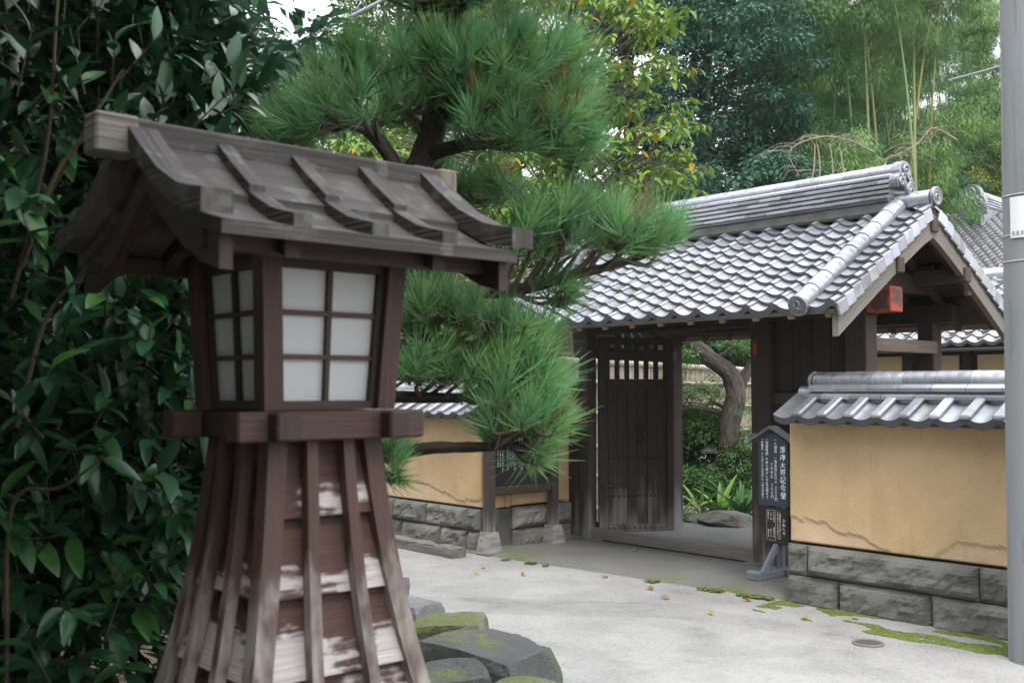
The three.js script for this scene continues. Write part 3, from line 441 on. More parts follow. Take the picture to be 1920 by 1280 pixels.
const lowSign = canvasTex(400, 560, (c) => {
  const r = rng(4); c.fillStyle = '#2b2624'; c.fillRect(0, 0, 400, 560); speck(c, 400, 560, '90,80,75', 300, r); c.strokeStyle = '#e6e2da'; c.lineCap = 'round'; c.lineWidth = 7; column(c, 'お知らせ', 322, 150, 60, 1.1);
  c.lineWidth = 4; c.strokeRect(30, 30, 165, 480); const L = '一開館時間午前九時から午後五時まで三月十二日一般高校生入館料以上'; for (const [x, y, n, o] of [[262, 40, 13, 0], [222, 40, 13, 5], [150, 50, 5, 11], [150, 300, 5, 2], [95, 50, 4, 20], [95, 330, 4, 8], [45, 50, 4, 24], [45, 330, 4, 3]]) column(c, L.slice(o, o + n), x, y, 34, 1.0);
});
const boardSign = canvasTex(1024, 1024, (c) => { // long text in small white columns
  c.fillStyle = '#0d0f12'; c.fillRect(0, 0, 1024, 1024); c.strokeStyle = '#d8dde2'; c.lineWidth = 2.6; const r = rng(9), keys = Object.keys(GL);
  for (let k = 0; k < 22; k++) { const x = 970 - k * 43; if (k === 5 || k === 13 || k === 18) continue; const n = 26 + Math.floor(r() * 10), skip = r() < 0.3 ? 5 + Math.floor(r() * 12) : -9; for (let i = 0; i < n; i++) { const q = pick(keys, r); if (Math.abs(i - skip) > 1.5) glyph(c, q, x, 40 + i * 26.5, 23); } }
});
function face(w, h, map) { const g = new THREE.PlaneGeometry(w, h); return [g, std({ map, roughness: 0.6 })]; }

{ // sign with a little gabled roof
  const s = thing('museum_sign', 'grey gabled signboard with white brush lettering, a smaller brown board below it', 'sign', [1.47, 0.035, 0.3]);
  const sh = new THREE.Shape([[-0.135, 0], [0.135, 0], [0.135, 0.52], [0, 0.6], [-0.135, 0.52]].map((p) => new THREE.Vector2(...p)));
  const bm = wood(0.05, 0.06, 0.08, 0.65);
  part(s, 'board', new THREE.ExtrudeGeometry(sh, { depth: 0.022, bevelEnabled: false }), bm, [0, 0.56, 0]);
  const fg = new THREE.ShapeGeometry(sh), uv = fg.attributes.uv; for (let i = 0; i < uv.count; i++) uv.setXY(i, (uv.getX(i) + 0.135) / 0.27, uv.getY(i) / 0.6);
  part(s, 'lettering', fg, std({ map: mainSign, roughness: 0.6 }), [0, 0.56, 0.025]);
  for (const k of [-1, 1]) { part(s, 'roof_board', box(0.235, 0.022, 0.1, 0.004), W.signGrey, [k * 0.098, 1.143, 0.015], [0, 0, -k * 0.52]); part(s, 'roof_end', box(0.035, 0.06, 0.1, 0.003), W.signGrey, [k * 0.2, 1.105, 0.015], [0, 0, -k * 0.5]); }
  part(s, 'lower_board', box(0.215, 0.29, 0.02, 0.003), W.dark2, [0.025, 0.4, 0.012]); part(s, 'lower_lettering', ...face(0.205, 0.28, lowSign), [0.025, 0.4, 0.0245]);
  part(s, 'post', box(0.055, 0.95, 0.05, 0.005), W.signGrey, [0.035, 0.475, -0.03]); part(s, 'foot', box(0.07, 0.06, 0.42, 0.006), W.signGrey, [0.035, 0.03, 0.06]); part(s, 'cross_foot', box(0.3, 0.05, 0.07, 0.006), W.signGrey, [0.0, 0.025, -0.06]);
  part(s, 'brace', box(0.045, 0.3, 0.04, 0.004), W.signGrey, [0.035, 0.14, 0.13], [-0.75, 0, 0]); part(s, 'foot_block', box(0.12, 0.07, 0.07, 0.006), W.signGrey, [0.02, 0.035, 0.3]);
}
{ // notice board across the recess, facing the path
  const n = thing('notice_board', 'black notice board with columns of small white text on two timber posts', 'notice board', [-1.08, 0.02, 0.8], Math.PI / 2);
  for (const x of [-0.4, 0.42]) { part(n, 'post', (() => { const g = box(0.085, 1.75, 0.085, 0.006, x).clone(), p = g.attributes.position, u = g.attributes.uv; for (let i = 0; i < u.count; i++) u.setXY(i, p.getY(i) + 0.95, p.getX(i) + p.getZ(i)); return g; })(), W.bleach, [x, 1.05, 0.02]); const f = new THREE.CylinderGeometry(0.085, 0.13, 0.2, 4, 1).rotateY(Math.PI / 4).toNonIndexed(); f.computeVertexNormals(); part(n, 'concrete_foot', f, ST.conc, [x, 0.09, 0.02]); }
  part(n, 'bottom_rail', box(0.735, 0.08, 0.06, 0.006), W.dark, [0.01, 0.56, 0.02]); part(n, 'top_rail', box(0.735, 0.07, 0.06, 0.006), W.dark, [0.01, 1.42, 0.02]);
  part(n, 'panel', box(0.735, 0.79, 0.02, 0.002), black, [0.01, 0.99, 0.01]); part(n, 'lettering', ...face(0.72, 0.77, boardSign), [0.01, 0.99, 0.0225]);
}
{ // concrete utility pole
  const c = onG(1950, 1240), p = thing('utility_pole', 'weathered grey concrete utility pole carrying white number plates', 'utility pole', [c.x, 0, c.z]);
  const concM = std({ color: col(0.24, 0.25, 0.26), map: tex(512, 512, (u, v, c) => { const k = 0.62 + 0.5 * fbm(u * 40, v * 3, 4, 4, 40, 3) + 0.25 * fbm(u * 8, v * 8, 9, 5, 8, 8) - 0.35 * step(0.62, 0.72, fbm(u * 14, v * 5, 20, 5, 14, 5)) * 0.5; c[0] = k * 0.98; c[1] = k; c[2] = k; }), bumpMap: stoneMap, bumpScale: 0.001, roughness: 0.9 });
  const cg = new THREE.CylinderGeometry(0.105, 0.16, 9.4, 32, 1); { const u = cg.attributes.uv; for (let i = 0; i < u.count; i++) u.setXY(i, u.getX(i) * 1, u.getY(i) * 3); } part(p, 'shaft', cg, concM, [0, 4.7, 0]);
  const white = std({ color: col(0.78, 0.8, 0.79), roughness: 0.45 }), wire = std({ color: col(0.6, 0.62, 0.62), metalness: 0.4, roughness: 0.5 });
  const ang = Math.atan2(CAM.z - c.z, CAM.x - c.x), face0 = (y) => 0.16 - 0.055 * y / 9.4;
  for (const y of [2.66, 2.43, 2.28]) { part(p, 'band', new THREE.TorusGeometry(face0(y) + 0.003, 0.003, 5, 32).rotateX(Math.PI / 2), wire, [0, y, 0], [0.04, 0, 0.02]); }
  const plate = (name, y, h, w, da) => { const g = new THREE.CylinderGeometry(face0(y) + 0.008, face0(y) + 0.009, h, 10, 1, true, -w / 2, w), m = part(p, name, g, Object.assign(white.clone(), { side: THREE.DoubleSide }), [0, y, 0], [0, Math.PI / 2 - ang + da, 0]); return m; };
  plate('number_plate', 2.52, 0.235, 0.62, -0.42); plate('upper_plate', 2.68, 0.13, 0.5, 0.3);
  for (let k = 0; k < 3; k++) part(p, 'plate_mark', box(0.012, 0.022, 0.003, 0.001), std({ color: col(0.3, 0.33, 0.34) }), [Math.cos(ang + 0.42 + (k - 1) * 0.16) * 0.158, 2.43, Math.sin(ang + 0.42 + (k - 1) * 0.16) * 0.158], [0, Math.PI / 2 - ang - 0.42, 0]);
}
const cableM = std({ color: col(0.3, 0.33, 0.36), roughness: 0.6 });
tag(part(scene, 'overhead_cable', tube([at(380, 165, 11), at(500, 106, 11), at(690, 14, 11), at(800, -45, 11), at(1000, -160, 11)], [0.018, 0.018], 6, 24), cableM), 'grey overhead cable crossing the sky gap above the pine', 'cable');
tag(part(scene, 'overhead_cable', tube([at(1780, 150, 9), at(1848, 132, 8), at(1950, 100, 6.3)], [0.008, 0.008], 5, 12), cableM), 'thin grey wire running to the utility pole', 'cable');

// ---------------------------------------------------------------- street lantern
{
  const L = thing('wooden_street_lantern', 'tall weathered wooden street lantern with white panes, gabled board roof and flared skirt', 'lantern', [4.19, 0.12, 6.27]), y0 = 0.12;
  const hw = (y) => { const t = clamp((1.43 - y) / 1.31, 0, 1.05); return 0.152 + 0.10 * t + 0.2 * t * t; };
  const Y = (y) => y - y0;
  const ys = Array.from({ length: 12 }, (_, i) => 1.43 - i * (1.43 - 0.12) / 11);
  const core = part(L, 'skirt', sweepSqCore(ys.map((y) => [Y(y), hw(y) - 0.03])), W.dark); core.userData.label = 'flared skirt of overlapping boards under battens';
  function sweepSqCore(rows) { const F = [], ring = ([y, h]) => [V(-h, y, h), V(h, y, h), V(h, y, -h), V(-h, y, -h)]; const rs = rows.map(ring); for (let i = 0; i + 1 < rs.length; i++) for (let k = 0; k < 4; k++) { const l = (k + 1) % 4; F.push([rs[i + 1][k], rs[i + 1][l], rs[i][l], rs[i][k]]); } F.push(rs[0]); return soup(F, 'y'); }
  const uvPost = (g) => { const p = g.attributes.position, u = g.attributes.uv, n = g.attributes.normal; for (let i = 0; i < u.count; i++) u.setXY(i, p.getY(i) + y0, Math.abs(n.getX(i)) > 0.5 ? p.getZ(i) : p.getX(i) + 0.3); return g; };
  for (let k = 0; k < 4; k++) {
    const turn = k * Math.PI / 2, q = (x, y, z) => V(x * Math.cos(turn) + z * Math.sin(turn), y, -x * Math.sin(turn) + z * Math.cos(turn)); // local side frame: outward = +z
    // corner post of this side
    part(core, 'corner_post', uvPost(sweepSq(ys.map((y) => q(hw(y) - 0.02, Y(y), hw(y) - 0.02)), 0.05, 0.05)), W.post);
    // boards, lower edge standing proud
    const bh = 0.183; for (let b = 0; b < 8; b++) {
      const yt = 1.425 - b * bh, yb = yt - bh; if (yb < 0.13) break;
      const ht = hw(yt), hb = hw(yb), zt = ht - 0.034, zb = hb - 0.008, P = (x, y, z) => q(x, Y(y), z), e = 0.02;
      const g = hexa([P(-hb + e, yb, zb), P(hb - e, yb, zb), P(hb - e, yb, zb - 0.02), P(-hb + e, yb, zb - 0.02)], [P(-ht + e, yt + 0.01, zt), P(ht - e, yt + 0.01, zt), P(ht - e, yt + 0.01, zt - 0.015), P(-ht + e, yt + 0.01, zt - 0.015)]);
      const p = g.attributes.position, u = g.attributes.uv; for (let i = 0; i < u.count; i++) { const x = p.getX(i) * Math.cos(turn) - p.getZ(i) * Math.sin(turn); u.setXY(i, x / 0.8 + b * 0.37 + k * 0.21, clamp((p.getY(i) - Y(yb)) / bh, 0.03, 0.97)); }
      part(core, 'board', g, W.peel[b < 1 ? 0 : b < 2 ? 1 : 2]);
    }
    for (const f of [-0.33, 0.33]) part(core, 'batten', uvPost(sweepSq(ys.map((y) => q(f * hw(y) * 1.0, Y(y), hw(y) + 0.008)), 0.03, 0.03)), W.post);
  }
  // frame of crossing beams with projecting ends
  for (const s of [-1, 1]) { part(L, 'platform_beam', box(0.066, 0.07, 0.52, 0.005, s), W.lantern, [s * 0.172, Y(1.46), 0]); part(L, 'platform_beam', box(0.5, 0.066, 0.062, 0.005, s + 3), W.lantern2, [0, Y(1.46), s * 0.155]); }
  part(L, 'platform', box(0.3, 0.05, 0.26, 0.004), W.lantern2, [0, Y(1.465), 0]);
  // glazed box, wider at the top
  const b0 = 1.497, b1 = 1.88, bw = (y) => lerp(0.157, 0.178, (y - b0) / (b1 - b0));
  const shoji = new THREE.MeshPhysicalMaterial({ color: col(0.7, 0.71, 0.7), roughness: 0.9, transmission: 0.45, thickness: 0, side: THREE.DoubleSide });
  const head = part(L, 'lamp_box', box(0.385, 0.05, 0.385, 0.004), W.lantern2, [0, Y(1.885), 0]);
  for (let k = 0; k < 4; k++) {
    const turn = k * Math.PI / 2, q = (x, y, z) => V(x * Math.cos(turn) + z * Math.sin(turn), y - 1.885, -x * Math.sin(turn) + z * Math.cos(turn));
    part(head, 'corner_post', sweepSq([q(bw(b1), b1, bw(b1)), q(bw(b0), b0, bw(b0))], 0.05, 0.05), W.lantern);
    const slab = (name, xa, xb, ya, yb, out, th, m) => { const P = (f, y, z) => q(f * (bw(y) - 0.025), y, bw(y) + z); part(head, name, hexa([P(xa, ya, out), P(xb, ya, out), P(xb, ya, out - th), P(xa, ya, out - th)], [P(xa, yb, out), P(xb, yb, out), P(xb, yb, out - th), P(xa, yb, out - th)], xb - xa > 1 ? (k % 2 ? 'z' : 'x') : 'y'), m); };
    slab('rail', -1, 1, b0, b0 + 0.022, 0.004, 0.03, W.lantern); slab('rail', -1, 1, b1 - 0.045, b1, 0.004, 0.03, W.lantern2); slab('stile', -1, -0.94, b0 + 0.022, b1 - 0.045, 0.004, 0.03, W.lantern2); slab('stile', 0.9, 1, b0 + 0.022, b1 - 0.045, 0.004, 0.03, W.lantern2);
    const X = [-0.94, -0.02, 0.9], Yy = [0, 1, 2, 3].map((i) => b0 + 0.022 + i * (b1 - b0 - 0.067) / 3);
    for (let i = 0; i < 2; i++) for (let j = 0; j < 3; j++) slab('pane', X[i], X[i + 1], Yy[j], Yy[j + 1], -0.014, 0.003, shoji);
    slab('glazing_bar', -0.065, 0.025, Yy[0], Yy[3], 0.0, 0.014, W.lantern2); for (const j of [1, 2]) slab('glazing_bar', -0.94, 0.9, Yy[j] - 0.006, Yy[j] + 0.006, -0.001, 0.012, W.lantern);
  }
  // gabled board roof with a hollow curve, ridge along z
  const prof = [[0, 2.115], [0.1, 2.035], [0.2, 1.965], [0.3, 1.918], [0.4, 1.892]], py = (x) => { const t = clamp(x / 0.1, 0, 3.999), i = Math.floor(t); return lerp(prof[i][1], prof[i + 1][1], t - i); };
  const rb = part(L, 'roof', box(0.07, 0.085, 1.01, 0.006), W.lichen2, [0, Y(2.122), 0.015]); part(rb, 'ridge_end', box(0.078, 0.092, 0.1, 0.006), W.ridgeEnd, [0, 0.001, 0.462]); part(rb, 'ridge_end', box(0.078, 0.092, 0.06, 0.006), W.ridgeEnd, [0, 0.001, -0.482]); rb.userData.label = 'ridge board and plank roof with lichen';
  const oy = 2.122, bent = (xs, z0, z1, th, dy, s, long) => { // strip bent along the roof curve between z0 and z1
    const F = [], a = xs.map((x) => [V(s * x, py(x) + dy - oy, z0), V(s * x, py(x) + dy - oy, z1), V(s * x, py(x) + dy - th - oy, z1), V(s * x, py(x) + dy - th - oy, z0)]);
    for (let i = 0; i + 1 < a.length; i++) for (let k = 0; k < 4; k++) { const l = (k + 1) % 4, f = [a[i][k], a[i][l], a[i + 1][l], a[i + 1][k]]; F.push(s > 0 ? f : f.reverse()); }
    const e0 = a[0].slice(), e1 = a[a.length - 1].slice(); F.push(s > 0 ? e0.reverse() : e0, s > 0 ? e1 : e1.reverse()); return soup(F, long);
  };
  for (const s of [1, -1]) {
    part(rb, 'roof_plank', bent([0.02, 0.1, 0.2], -0.40, 0.38, 0.02, 0.022, s, 'z'), W.lichen2); part(rb, 'roof_plank', bent([0.18, 0.24, 0.3, 0.36, 0.41], -0.41, 0.39, 0.03, 0.002, s, 'z'), W.lichen2);
    for (const z of [-0.2, 0, 0.2]) { part(rb, 'batten', bent([0.03, 0.1, 0.2], z - 0.02, z + 0.02, 0.03, 0.05, s, 'x'), W.lichen2); part(rb, 'batten', bent([0.16, 0.22, 0.3, 0.36, 0.405], z - 0.022, z + 0.022, 0.032, 0.032, s, 'x'), W.lichen2); }
    for (const [z, m] of [[0.405, W.lichen], [-0.42, W.lichen2]]) part(rb, 'edge_batten', bent([0.0, 0.06, 0.1, 0.15, 0.2, 0.25, 0.3, 0.35, 0.42], z - 0.035, z + 0.035, 0.05, 0.06, s, 'x'), m);
    for (const z of [0.365, -0.39]) part(rb, 'bargeboard', bent([0.0, 0.1, 0.2, 0.3, 0.38], z - 0.015, z + 0.015, 0.075, -0.028, s, 'x'), W.lantern2);
    part(rb, 'eave_rail', box(0.04, 0.045, 0.78, 0.004), W.lantern2, [s * 0.3, 1.865 - oy, 0]);
    for (const z of [0.2, -0.2]) part(rb, 'rafter', bent([0.0, 0.2, 0.36], z - 0.018, z + 0.018, 0.04, -0.03, s, 'x'), W.lantern2);
  }
}

// ---------------------------------------------------------------- stones on the bank edge, small things on the road
function boulder(sx, sy, sz, seed, cuts = 9) { // faceted rock: a sphere cut by planes, roughened
  const g = new THREE.IcosahedronGeometry(1, 7), p = g.attributes.position, r = rng(seed), pl = [];
  for (let i = 0; i < cuts; i++) { const n = V(rr(-1, 1, r), rr(-0.6, 1, r), rr(-1, 1, r)).normalize(); pl.push([n, rr(0.5, 0.75, r)]); } pl.push([V(0, 1, 0), 0.55], [V(0, -1, 0), 0.5]);
  const v = V();
  for (let i = 0; i < p.count; i++) { v.fromBufferAttribute(p, i).normalize(); let k = 1; for (const [n, d] of pl) { const c = v.dot(n); if (c > 0.01) k = Math.min(k, d / c); } k *= 1 + 0.1 * (fbm(v.x * 4 + seed, v.y * 4, v.z * 4) - 0.5) + 0.05 * (fbm(v.x * 13 + seed, v.y * 13, v.z * 13) - 0.5); p.setXYZ(i, v.x * k * sx, v.y * k * sy, v.z * k * sz); }
  g.computeVertexNormals(); const u = g.attributes.uv; for (let i = 0; i < u.count; i++) u.setXY(i, p.getX(i) + p.getY(i) * 0.5 + seed, p.getZ(i) + p.getY(i)); return g;
}
function slabRock(w, h, d, seed) { // split block of stone: uneven box with broken edges
  const g = new THREE.BoxGeometry(w, h, d, 26, 14, 22), p = g.attributes.position, v = V();
  for (let i = 0; i < p.count; i++) {
    v.fromBufferAttribute(p, i); const a = v.x / w * 2, b = v.y / h * 2, c = v.z / d * 2, e = Math.max(0, Math.abs(a) + Math.abs(b) + Math.abs(c) - 2.35 + 0.6 * (fbm(v.x * 6 + seed, v.y * 6, v.z * 6) - 0.5));
    const k = 1 - 0.13 * e, n = fbm(v.x * 3 + seed, v.y * 3 + 5, v.z * 3, 3) - 0.5, m = Math.floor(fbm(v.x * 5 + seed, v.y * 7, v.z * 5 + 9, 3) * 6) / 6 - 0.5;
    p.setXYZ(i, v.x * k * (1 + 0.28 * n) + v.y * 0.2 * Math.sin(seed), v.y * k * (1 + 0.35 * n + 0.16 * m) + v.x * 0.1 * Math.cos(seed * 2), v.z * k * (1 + 0.25 * n + 0.16 * m));
  }
  const q = g.toNonIndexed(); q.computeVertexNormals(); const u = q.attributes.uv, qp = q.attributes.position, qn = q.attributes.normal;
  for (let i = 0; i < u.count; i++) { const X = qp.getX(i), Y = qp.getY(i), Z = qp.getZ(i); Math.abs(qn.getY(i)) > 0.6 ? u.setXY(i, X + seed, Z) : u.setXY(i, X + Z + seed, Y); } return q;
}
const mossRock = (r, g, b, cover) => { // moss grows in ragged cushions
  const t = tex(512, 512, (u, v, c) => { const a = fbm(u * 6, v * 6, 12, 5, 6, 6), m = step(1 - cover - 0.06, 1 - cover + 0.06, fbm(u * 5, v * 5, 33, 5, 5, 5)), s = vn(u * 120, v * 120, 3, 120, 120), k = 0.6 + 0.8 * a + 0.2 * (s - 0.5); c[0] = lerp(r * k, 0.13 * (0.6 + 0.6 * s), m); c[1] = lerp(g * k, 0.145 * (0.6 + 0.6 * s), m); c[2] = lerp(b * k, 0.05 * (0.6 + 0.6 * s), m); });
  return std({ map: t, bumpMap: stoneMap, bumpScale: 0.012, roughness: 0.95 });
};
const rockA = mossRock(0.085, 0.09, 0.085, 0.36), rockB = mossRock(0.16, 0.155, 0.13, 0.55), rockC = mossRock(0.17, 0.17, 0.18, 0.2);
[[918, 1262, 5.3, 0.33, 0.2, 0.26, 5, rockA, 'large dark angular stone edging the bank', 0.3], [845, 1186, 5.8, 0.22, 0.1, 0.2, 12, rockB, 'flat mossy stone behind the large dark one on the bank edge', 0.8], [775, 1152, 6.3, 0.17, 0.11, 0.15, 23, rockC, 'smooth bluish stone on the bank edge next to the mossy one', 0.2], [840, 1302, 4.6, 0.2, 0.14, 0.2, 31, rockA, 'low grey stone at the foot of the large dark one', 1.1], [700, 1120, 6.9, 0.22, 0.14, 0.2, 44, rockC, 'grey stone on the bank edge behind the lantern', 0.4], [1010, 1345, 4.7, 0.28, 0.16, 0.24, 52, rockB, 'stone at the road end of the bank edging', 0.4]].forEach(([px, py, d, sx, sy, sz, seed, m, label, turn]) => { const c = at(px, py, d); const s = tag(part(scene, 'edging_stone', slabRock(sx * 1.7, sy * 1.5, sz * 1.7, seed), m, [c.x, Math.max(c.y, 0.02), c.z], [0, turn, 0]), label, 'stone'); s.userData.label = label; });
{ // kerb stone by the far wall
  const a = onG(740, 1022), b = onG(862, 1046), g = roughen(box(a.distanceTo(b) + 0.9, 0.12, 0.13, 0.015).clone(), 0.0, 1); const c = a.clone().lerp(b, 0.5).add(V(-0.45, 0.03, 0));
  tag(part(scene, 'kerb_stone', rockKerb(a.distanceTo(b) + 0.9), ST.c, [c.x, 0.03, c.z], [0, Math.atan2(-(b.z - a.z), b.x - a.x), 0]), 'low worn kerb stone lying along the foot of the far plaster wall', 'kerb');
  function rockKerb(l) { const q = new THREE.BoxGeometry(l, 0.11, 0.16, 60, 6, 6); return roughen(q, 0.032, 7, 3); }
}
{ const c = onG(1628, 1205, 0.006); const k = thing('valve_cover', 'small round iron valve cover set in the road', 'valve cover', [c.x, 0.004, c.z]); part(k, 'lid', new THREE.CylinderGeometry(0.07, 0.075, 0.012, 24), std({ color: col(0.1, 0.1, 0.1), roughness: 0.7, metalness: 0.5 })); part(k, 'rim', new THREE.TorusGeometry(0.085, 0.01, 6, 24).rotateX(Math.PI / 2), std({ color: col(0.16, 0.16, 0.155), roughness: 0.9 })); }
function leafGeo(L, w, fold, droop, nl = 4) { // leaf along +z from its stalk, folded along the midrib and drooping at the tip
  const pos = [], idx = [], nn = nl + 1; for (let i = 0; i <= nl; i++) { const t = i / nl, ww = w * Math.pow(Math.sin(Math.PI * Math.pow(t, 0.8) * 0.97 + 0.03), 0.8) * 0.5, y = -droop * t * t; pos.push(-ww, y + fold * ww, L * t, 0, y, L * t, ww, y + fold * ww, L * t); }
  for (let i = 0; i < nl; i++) { const a = i * 3, b = a + 3; idx.push(a, b, a + 1, a + 1, b, b + 1, a + 1, b + 1, a + 2, a + 2, b + 1, b + 2); }
  const g = new THREE.BufferGeometry(); g.setAttribute('position', new THREE.Float32BufferAttribute(pos, 3)); g.setIndex(idx); g.computeVertexNormals(); g.setAttribute('uv', new THREE.Float32BufferAttribute(new Float32Array(pos.length / 3 * 2), 2)); return g;
}
{ const g = leafGeo(0.075, 0.045, 0.5, 0.012), ms = [leafMat(0.33, 0.12, 0.05), leafMat(0.42, 0.26, 0.09), leafMat(0.3, 0.19, 0.1)], r = rng(12);
  [[985, 1078], [893, 1076], [905, 1067], [940, 1038], [1128, 1084], [1187, 1042], [1213, 1104], [763, 1012], [1150, 1072], [1392, 1126], [1505, 1158], [1240, 1122], [1010, 1052], [1330, 1150]].forEach(([x, y], i) => { const c = onG(x, y); tag(part(scene, 'fallen_leaf', g, ms[i % 3], [c.x, c.z < 1.0 ? 0.05 : 0.016, c.z], [rr(-0.2, 0.2, r), rr(0, 6, r), rr(-0.3, 0.3, r)]), 'small dry brown leaf lying on the pavement', 'leaf', 'fallen leaves on the pavement'); });
}
{ // moss cushions along the slab edge and the wall foot
  const g = new THREE.IcosahedronGeometry(1, 1), r = rng(77), ms = [], cs = []; const put = (x, z, s, y = 0) => { ms.push(M4(V(x, y, z), new THREE.Quaternion().setFromEuler(new THREE.Euler(0, rr(0, 6, r), 0)), V(s, s * 0.45, s * rr(0.7, 1.2, r)))); const k = rr(0.6, 1.3, r); cs.push(col(0.1 * k, 0.14 * k, 0.025 * k)); };
  for (let i = 0; i < 2600; i++) { const x = rr(-0.9, 2.1, r), e = lerp(1.32, 1.0, (x + 1) / 3.1), z = e + rr(-0.02, 0.06, r); if (fbm(x * 5 + 3, 2, 7) > 0.42) put(x, z, rr(0.004, 0.016, r), rr(0, 0.02, r)); }
  for (let i = 0; i < 26000; i++) { const x = rr(2.0, 4.6, r), z = 0.96 + Math.pow(r(), 1.4) * 0.5; if (fbm(x * 2.6 + 1, z * 6, 9, 5) > 0.44 + 0.17 * (z - 0.96) / 0.5) put(x, z, rr(0.004, 0.013, r), 0.001); }
  for (let i = 0; i < 700; i++) { const x = rr(2.0, 5.4, r); if (fbm(x * 4, 8, 3) > 0.5) put(x, 0.955, rr(0.005, 0.015, r), rr(0, 0.05, r)); }
  for (let i = 0; i < 500; i++) { const x = rr(-4, -1.1, r); if (fbm(x * 4, 18, 3) > 0.48) put(x, 1.24 + rr(0, 0.08, r), rr(0.006, 0.018, r), 0.0); }
  tag(copies(scene, 'moss', g, std({ color: col(1, 1, 1), roughness: 1 }), ms, cs), 'bright green moss along the wall foot and slab edge', 'moss', null, 'stuff');
}

// ---------------------------------------------------------------- foliage makers
const Q = new THREE.Quaternion(), Zax = V(0, 0, 1);
const quatTo = (dir, roll, r) => new THREE.Quaternion().setFromUnitVectors(Zax, dir).multiply(new THREE.Quaternion().setFromAxisAngle(Zax, roll));
// leaf facing: points along dir, its upper side turned towards `up` as far as possible
function quatUp(dir, up) { const z = dir.clone().normalize(), x = V().crossVectors(up, z).normalize(), y = V().crossVectors(z, x); return new THREE.Quaternion().setFromRotationMatrix(new THREE.Matrix4().makeBasis(x, y, z)); }
const onSphere = (r) => { const u = rr(-1, 1, r), a = rr(0, 6.2832, r), s = Math.sqrt(1 - u * u); return V(s * Math.cos(a), u, s * Math.sin(a)); };
function clumpGeo(n, Rr, L, w, seed, droop = 0.25, flat = 0.6) { // twig end with n leaves
  const r = rng(seed), gs = [], lg = leafGeo(L, w, 0.35, L * 0.22, 2);
  for (let i = 0; i < n; i++) { const d = onSphere(r), p = d.clone().multiply(V(Rr, Rr * flat, Rr)).multiplyScalar(Math.pow(r(), 0.6)); const dir = d.clone().setY(d.y * 0.5 - droop).normalize(); gs.push(lg.clone().applyMatrix4(M4(p, quatUp(dir, V(rr(-0.4, 0.4, r), 1, rr(-0.4, 0.4, r)).normalize()), rr(0.7, 1.2, r)))); }
  return mergeGeometries(gs);
}
const CL = { broad: [1, 2, 3].map((s) => clumpGeo(34, 0.34, 0.15, 0.065, s)), fine: [4, 5, 6].map((s) => clumpGeo(46, 0.3, 0.1, 0.05, s, 0.1)), bamboo: [7, 8, 9].map((s) => clumpGeo(44, 0.34, 0.19, 0.028, s, 0.75, 0.8)), small: [10, 11].map((s) => clumpGeo(40, 0.16, 0.055, 0.026, s, 0.05)) };
function tone(r, g, b, v, rd) { const k = rr(1 - v, 1 + v, rd), y = rr(-v, v, rd) * 0.4; return col(r * k * (1 + y), g * k, b * k * (1 - y)); }
const whiteLeaf = leafMat(1, 1, 1);
function crown(parent, name, list, geos, rgb, v, r) { const by = geos.map(() => [[], []]); list.forEach((m) => { const k = Math.floor(r() * geos.length), t = m.tone ?? 1; by[k][0].push(m); by[k][1].push(tone(rgb[0] * t, rgb[1] * t, rgb[2] * t, v, r)); }); by.forEach(([ms, cs], i) => { if (ms.length) copies(parent, name, geos[i], whiteLeaf, ms, cs); }); }

// ---------------------------------------------------------------- wood behind: evergreen trees in tiers, bamboo, shrubs
function tierTree(name, label, X, F, H, Rad, rgb, seed, o = {}) {
  const b = cam2(X, F), r = rng(seed), y0 = hillH(b.x, b.z) - 0.1, t = thing(name, label, 'tree', [b.x, y0, b.z], 0, o.group);
  part(t, 'trunk', tube([V(0, -0.2, 0), V(rr(-0.3, 0.3, r), H * 0.4, rr(-0.3, 0.3, r)), V(rr(-0.4, 0.4, r), H * 0.95, rr(-0.4, 0.4, r))], [0.26, 0.18, 0.04], 8, 14), BK.far);
  const ms = [], limbs = [], n = o.boughs ?? 46, lo = o.low ?? 0.18;
  for (let i = 0; i < n; i++) {
    const h = lerp(lo, 1, Math.pow((i + r()) / n, 0.9)), env = Rad * Math.pow(Math.sin(Math.PI * clamp(0.12 + 0.8 * (h - lo) / (1.02 - lo), 0, 1)), 0.6), a = rr(0, 6.28, r), q = env * rr(0.35, 1, r), c = V(Math.cos(a) * q, H * h + rr(-0.3, 0.3, r), Math.sin(a) * q), pr = rr(0.6, 1.25, r) * (o.pad ?? 1), bt = rr(0.72, 1.3, r);
    limbs.push(tube([V(0, H * h - q * 0.35, 0), c.clone().multiplyScalar(0.6).setY(c.y - 0.25), c], [0.06, 0.035, 0.012], 5, 6));
    for (let k = 0; k < (o.per ?? 26); k++) { const s = onSphere(r), p = c.clone().add(V(s.x * pr, s.y * pr * 0.33 - 0.12 * (s.x * s.x + s.z * s.z) * pr, s.z * pr)); ms.push(M4(p, new THREE.Quaternion().setFromEuler(new THREE.Euler(rr(-0.35, 0.35, r), rr(0, 6.28, r), rr(-0.35, 0.35, r))), rr(0.75, 1.25, r) * (o.scale ?? 1))); ms[ms.length - 1].tone = bt; }
  }
  part(t, 'limbs', mergeGeometries(limbs), BK.far); crown(t, 'crown', ms, o.geos ?? CL.broad, rgb, 0.22, r); return t;
}
const pxX = (px, F) => (px - 960) / 2000 * F;
const EV = [0.075, 0.165, 0.09], EVd = [0.062, 0.145, 0.088], LG = [0.14, 0.22, 0.055];
tierTree('evergreen_tree', 'blue-green evergreen tree with drooping leaf tiers beside the yellowish tree', pxX(1345, 27), 27, 12.5, 2.1, [0.075, 0.17, 0.105], 101, { boughs: 60 });
